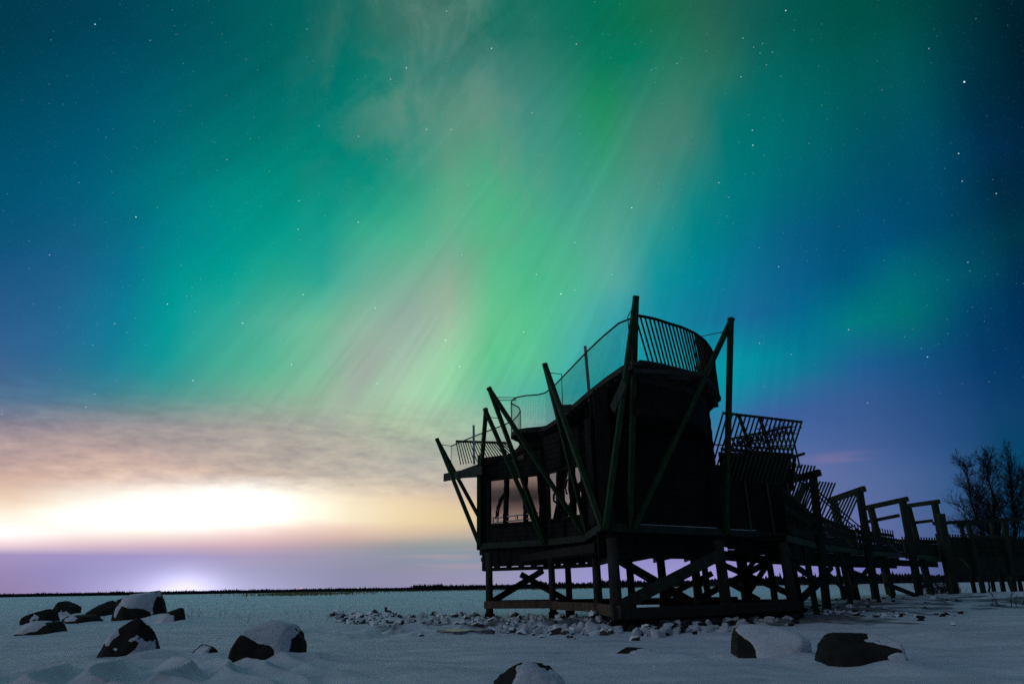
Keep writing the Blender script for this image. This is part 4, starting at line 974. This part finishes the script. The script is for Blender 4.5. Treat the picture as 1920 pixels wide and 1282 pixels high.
for k in range(120):
    px = 690+rr.random()**.8*800; hi = 1188-max(px-1250, 0)*.03; py = 1158+(hi-1158)*rr.random()
    if 790 < px < 925 and py > 1174: continue
    put_stone(me_s[rr.randrange(7)], 'ice_block', px, py, rr.choice((.06, .08, .10, .13, .17, .22)), 'angular ice block under white snow in the rubble belt below the hut', 'ice block', 'ice blocks piled below the hut', 1.1, .36)
# stakes in the rubble
mb = MB(); p = atz(722.5, 1151, .03); mb.tube([(p.x, p.y, -.1), (p.x+.02, p.y, .28)], .045, 7); tag(mb.build('stake', M_bark), 'short upright wooden stake at the back of the rubble strip', 'stake')
mb = MB(); p = atz(732, 1151, .03); mb.tube([(p.x, p.y, -.1), (p.x-.03, p.y, .10), (p.x-.06, p.y, .16)], [.10, .09, .05], 7); tag(mb.build('stump', M_bark), 'squat dark stump beside the upright stake', 'stump')

# ------------------------------------------------------------------ far shore
mb = MB(); rr = random.Random(11)
def conifer(x, y, h, w, z=0):
    n = 5; a0 = rr.random()*6; vs = [(x+w*math.cos(a0+6.283*k/n), y+w*math.sin(a0+6.283*k/n), z) for k in range(n)]+[(x, y, z+h)]
    mb.add(vs, [(k, (k+1) % n, n) for k in range(n)])
def shore(px):                                        # distance and height of the wood along the horizon
    if px < 770: return 1500, 9.5
    if px < 1350: return 1050, 9.5+4*(px-770)/580
    return 700, 10.5
for k in range(5200):
    px = rr.uniform(-350, 2300); Yd, h = shore(px); Yd *= rr.uniform(1, 1.1)
    p = colx(px, Yd, 0)
    conifer(p.x, p.y, h*rr.uniform(.62, .92)*(1+.5*float(fbm(px/38.0, 3.3, 1, 3)))*(1+.30*(rr.random() < .03)), h*rr.uniform(.22, .42))
for k in range(260):
    px = rr.uniform(775, 830); p = colx(px, 1000, 0); conifer(p.x, p.y, rr.uniform(5.5, 10.0)*(1 if rr.random() < .6 else .6), 1.7)
# solid underwood so that no daylight shows through the wood
for (x0, x1, Yd, h) in ((-450, 800, 1560, 6.4), (800, 1350, 1090, 6.4), (1350, 2400, 730, 6.6)):
    a_, b_ = colx(x0, Yd, 0), colx(x1, Yd, 0); q = [a_, b_, b_+Vector((0, 60, 0)), a_+Vector((0, 60, 0))]
    mb.prism([(p.x, p.y) for p in q], -1, h)
tag(mb.build('distant_forest', M_forest), 'dark line of distant conifer forest along the horizon', 'forest', kind='stuff')
# reeds
mb = MB()
for k in range(2600):
    if rr.random() < .35: px = rr.gauss(570, 55); Yd = rr.uniform(170, 420)
    else: px = rr.uniform(640, 1620); Yd = rr.uniform(420, 640)
    p = colx(px, Yd, 0); h = rr.uniform(.5, 1.2); w = .05+Yd*.00035
    mb.add([(p.x-w, p.y, -.1), (p.x+w, p.y, -.1), (p.x+w*.3+rr.gauss(0, .12), p.y, h)], [(0, 1, 2)])
tag(mb.build('reed_bed', M_reed), 'thin ochre band of dry reeds along the far edge of the ice', 'reeds', kind='stuff')
mb = MB()
for k in range(420):
    px = rr.uniform(60, 1250); Yd = 22*math.exp(rr.random()*1.6); p = colx(px, Yd, 0); h = rr.uniform(.05, .26)*(1 if rr.random() < .8 else 1.5); z = gz(p.x, p.y)
    mb.tube([(p.x, p.y, z-.05), (p.x+rr.gauss(0, .03), p.y, z+h*.6), (p.x+rr.gauss(0, .08), p.y, z+h)], [.006, .005, .003], 3, False)
tag(mb.build('sparse_stems', M_twig), 'sparse dry plant stems scattered over the frozen snow field', 'dry stems', kind='stuff')
# masts with red lamps on the horizon
def mast(px, tops, label):
    p = colx(px, 1440, 0); zt = at(px, tops[0], 1440).z
    e = empty('radio_mast', (p.x, p.y, 0), label, 'mast'); MB().tube([(p.x, p.y, 0), (p.x, p.y, zt)], [.35, .15], 6).build('pole', M_rod, e)
    for t in tops:
        q = at(px, t, 1440); v, f = ico(1); m_ = MB(); m_.add((v*.62+np.array((q.x, q.y-.8, q.z))).tolist(), f); m_.build('lamp', M_red, e, True)
mast(351, (1098, 1105), 'distant mast with two red lamps beside the white glow on the horizon')
mast(565, (1102,), 'distant mast with a single red lamp to the right of the glow')

# ------------------------------------------------------------------ bare trees and shrubs on the right
def tree(px, base_y, top_px, top_y, Y, label, seed, group='bare trees behind the walkway', name='bare_tree', r0=.13, dens=1.1, levels=3, twr=.009):
    rn = random.Random(seed); b_ = colx(px, Y, 0); b_.z = gz(b_.x, b_.y)-.1; t = at(top_px, top_y, Y); H = t.z-b_.z
    e = empty(name, tuple(b_), label, 'tree', group); tr = MB(); cr = MB()
    pts = []
    for k in range(12):
        s_ = k/11; p = b_.lerp(t, s_); p.x -= (t.x-b_.x)*(s_*(1-s_))*.5; pts.append(p+Vector((rn.gauss(0, .05), rn.gauss(0, .08), 0)))
    tr.tube(pts, [max(r0*(1-k/11.5)**.9, .012) for k in range(12)], 8); tr.build('trunk', M_bark, e, True)
    def branch(p, d, L, r_, lv):
        n = 4; q = p.copy(); P_ = [q.copy()]; dirs = []
        for i in range(n):
            d = (d+Vector((rn.gauss(0, .13), rn.gauss(0, .13), rn.gauss(.07, .1)))).normalized(); q = q+d*L/n; P_.append(q.copy()); dirs.append(d.copy())
        cr.tube(P_, [r_*(1-.75*i/n) for i in range(n+1)], 4 if lv > 1 else 3, False)
        if lv > 0:
            m_ = int({3: 8, 2: 9, 1: 7}[lv]*dens)
            for i in range(m_):
                s_ = rn.uniform(.15, 1)*n; j = min(int(s_), n-1); o = P_[j].lerp(P_[j+1], s_-j)
                side = Vector((rn.gauss(0, 1), rn.gauss(0, 1), rn.gauss(.15, .6))).normalized()
                branch(o, (dirs[j]*.75+side*.75).normalized(), L*rn.uniform(.32, .6), max(r_*.5, twr), lv-1)
    for i in range(int(40*dens)):
        s_ = rn.uniform(.22, .97); k = min(int(s_*11), 10); o = pts[k].lerp(pts[k+1], s_*11-k); a0 = rn.random()*6.283
        d = Vector((math.cos(a0), math.sin(a0), rn.uniform(.9, 2.0))).normalized()
        branch(o, d, H*(1-s_*.75)*rn.uniform(.24, .40), max(r0*(1-s_)*.45, .015), 2)
    cr.build('crown', M_bark, e); return e
tree(1862, 1090, 1806, 862, 47, 'bare tree leaning left, leftmost behind the far walkway', 1)
tree(1893, 1090, 1846, 852, 49, 'bare tree with a dense twiggy top between the leaning one and the tall one', 2, dens=1.25)
tree(1915, 1090, 1893, 842, 46, 'tall slender bare tree near the right edge of the photo', 3)
tree(1965, 1090, 1948, 838, 48, 'bare tree cut by the right edge of the photo', 4)
tree(1850, 1090, 1835, 955, 44, 'short bare sapling low in front of the leaning tree', 5, r0=.06, dens=.7)
def shrub(px, py, Hpx, n, label, seed, Y=None, m=None):
    rn = random.Random(seed); p = atz(px, py, .1) if Y is None else colx(px, Y, 0); z = gz(p.x, p.y); s_ = p.length/F
    mb = MB()
    for i in range(n):
        a0 = rn.random()*6.283; L = Hpx*s_*rn.uniform(.5, 1.1); d = Vector((math.cos(a0)*.6, math.sin(a0)*.6, 1)).normalized(); q = Vector((p.x+rn.gauss(0, .25), p.y+rn.gauss(0, .25), z-.05)); P_ = [q]
        for k in range(3): d = (d+Vector((rn.gauss(0, .2), rn.gauss(0, .2), 0))).normalized(); q = q+d*L/3; P_.append(q)
        mb.tube(P_, [.012, .009, .006, .004], 3, False)
        for k in range(5):
            j = rn.randrange(1, 3); o = P_[j]; dd_ = (d+Vector((rn.gauss(0, .6), rn.gauss(0, .6), .2))).normalized()
            mb.tube([o, o+dd_*L*.35], [.006, .003], 3, False)
    tag(mb.build('shrub', m or M_twig), label, 'shrub')
shrub(1750, 1106, 26, 90, 'brown leafless shrub behind the big end post of the boardwalk', 21, 37)
shrub(1778, 1106, 22, 70, 'low leafless shrub between the end post and the far walkway legs', 22, 40)
shrub(1912, 1142, 30, 12, 'few bare twigs sticking out of the snow at the right edge', 23, None, M_bark)
shrub(1470, 1116, 14, 40, 'small tuft of dead brush behind the lean-to stilts', 24, 27)
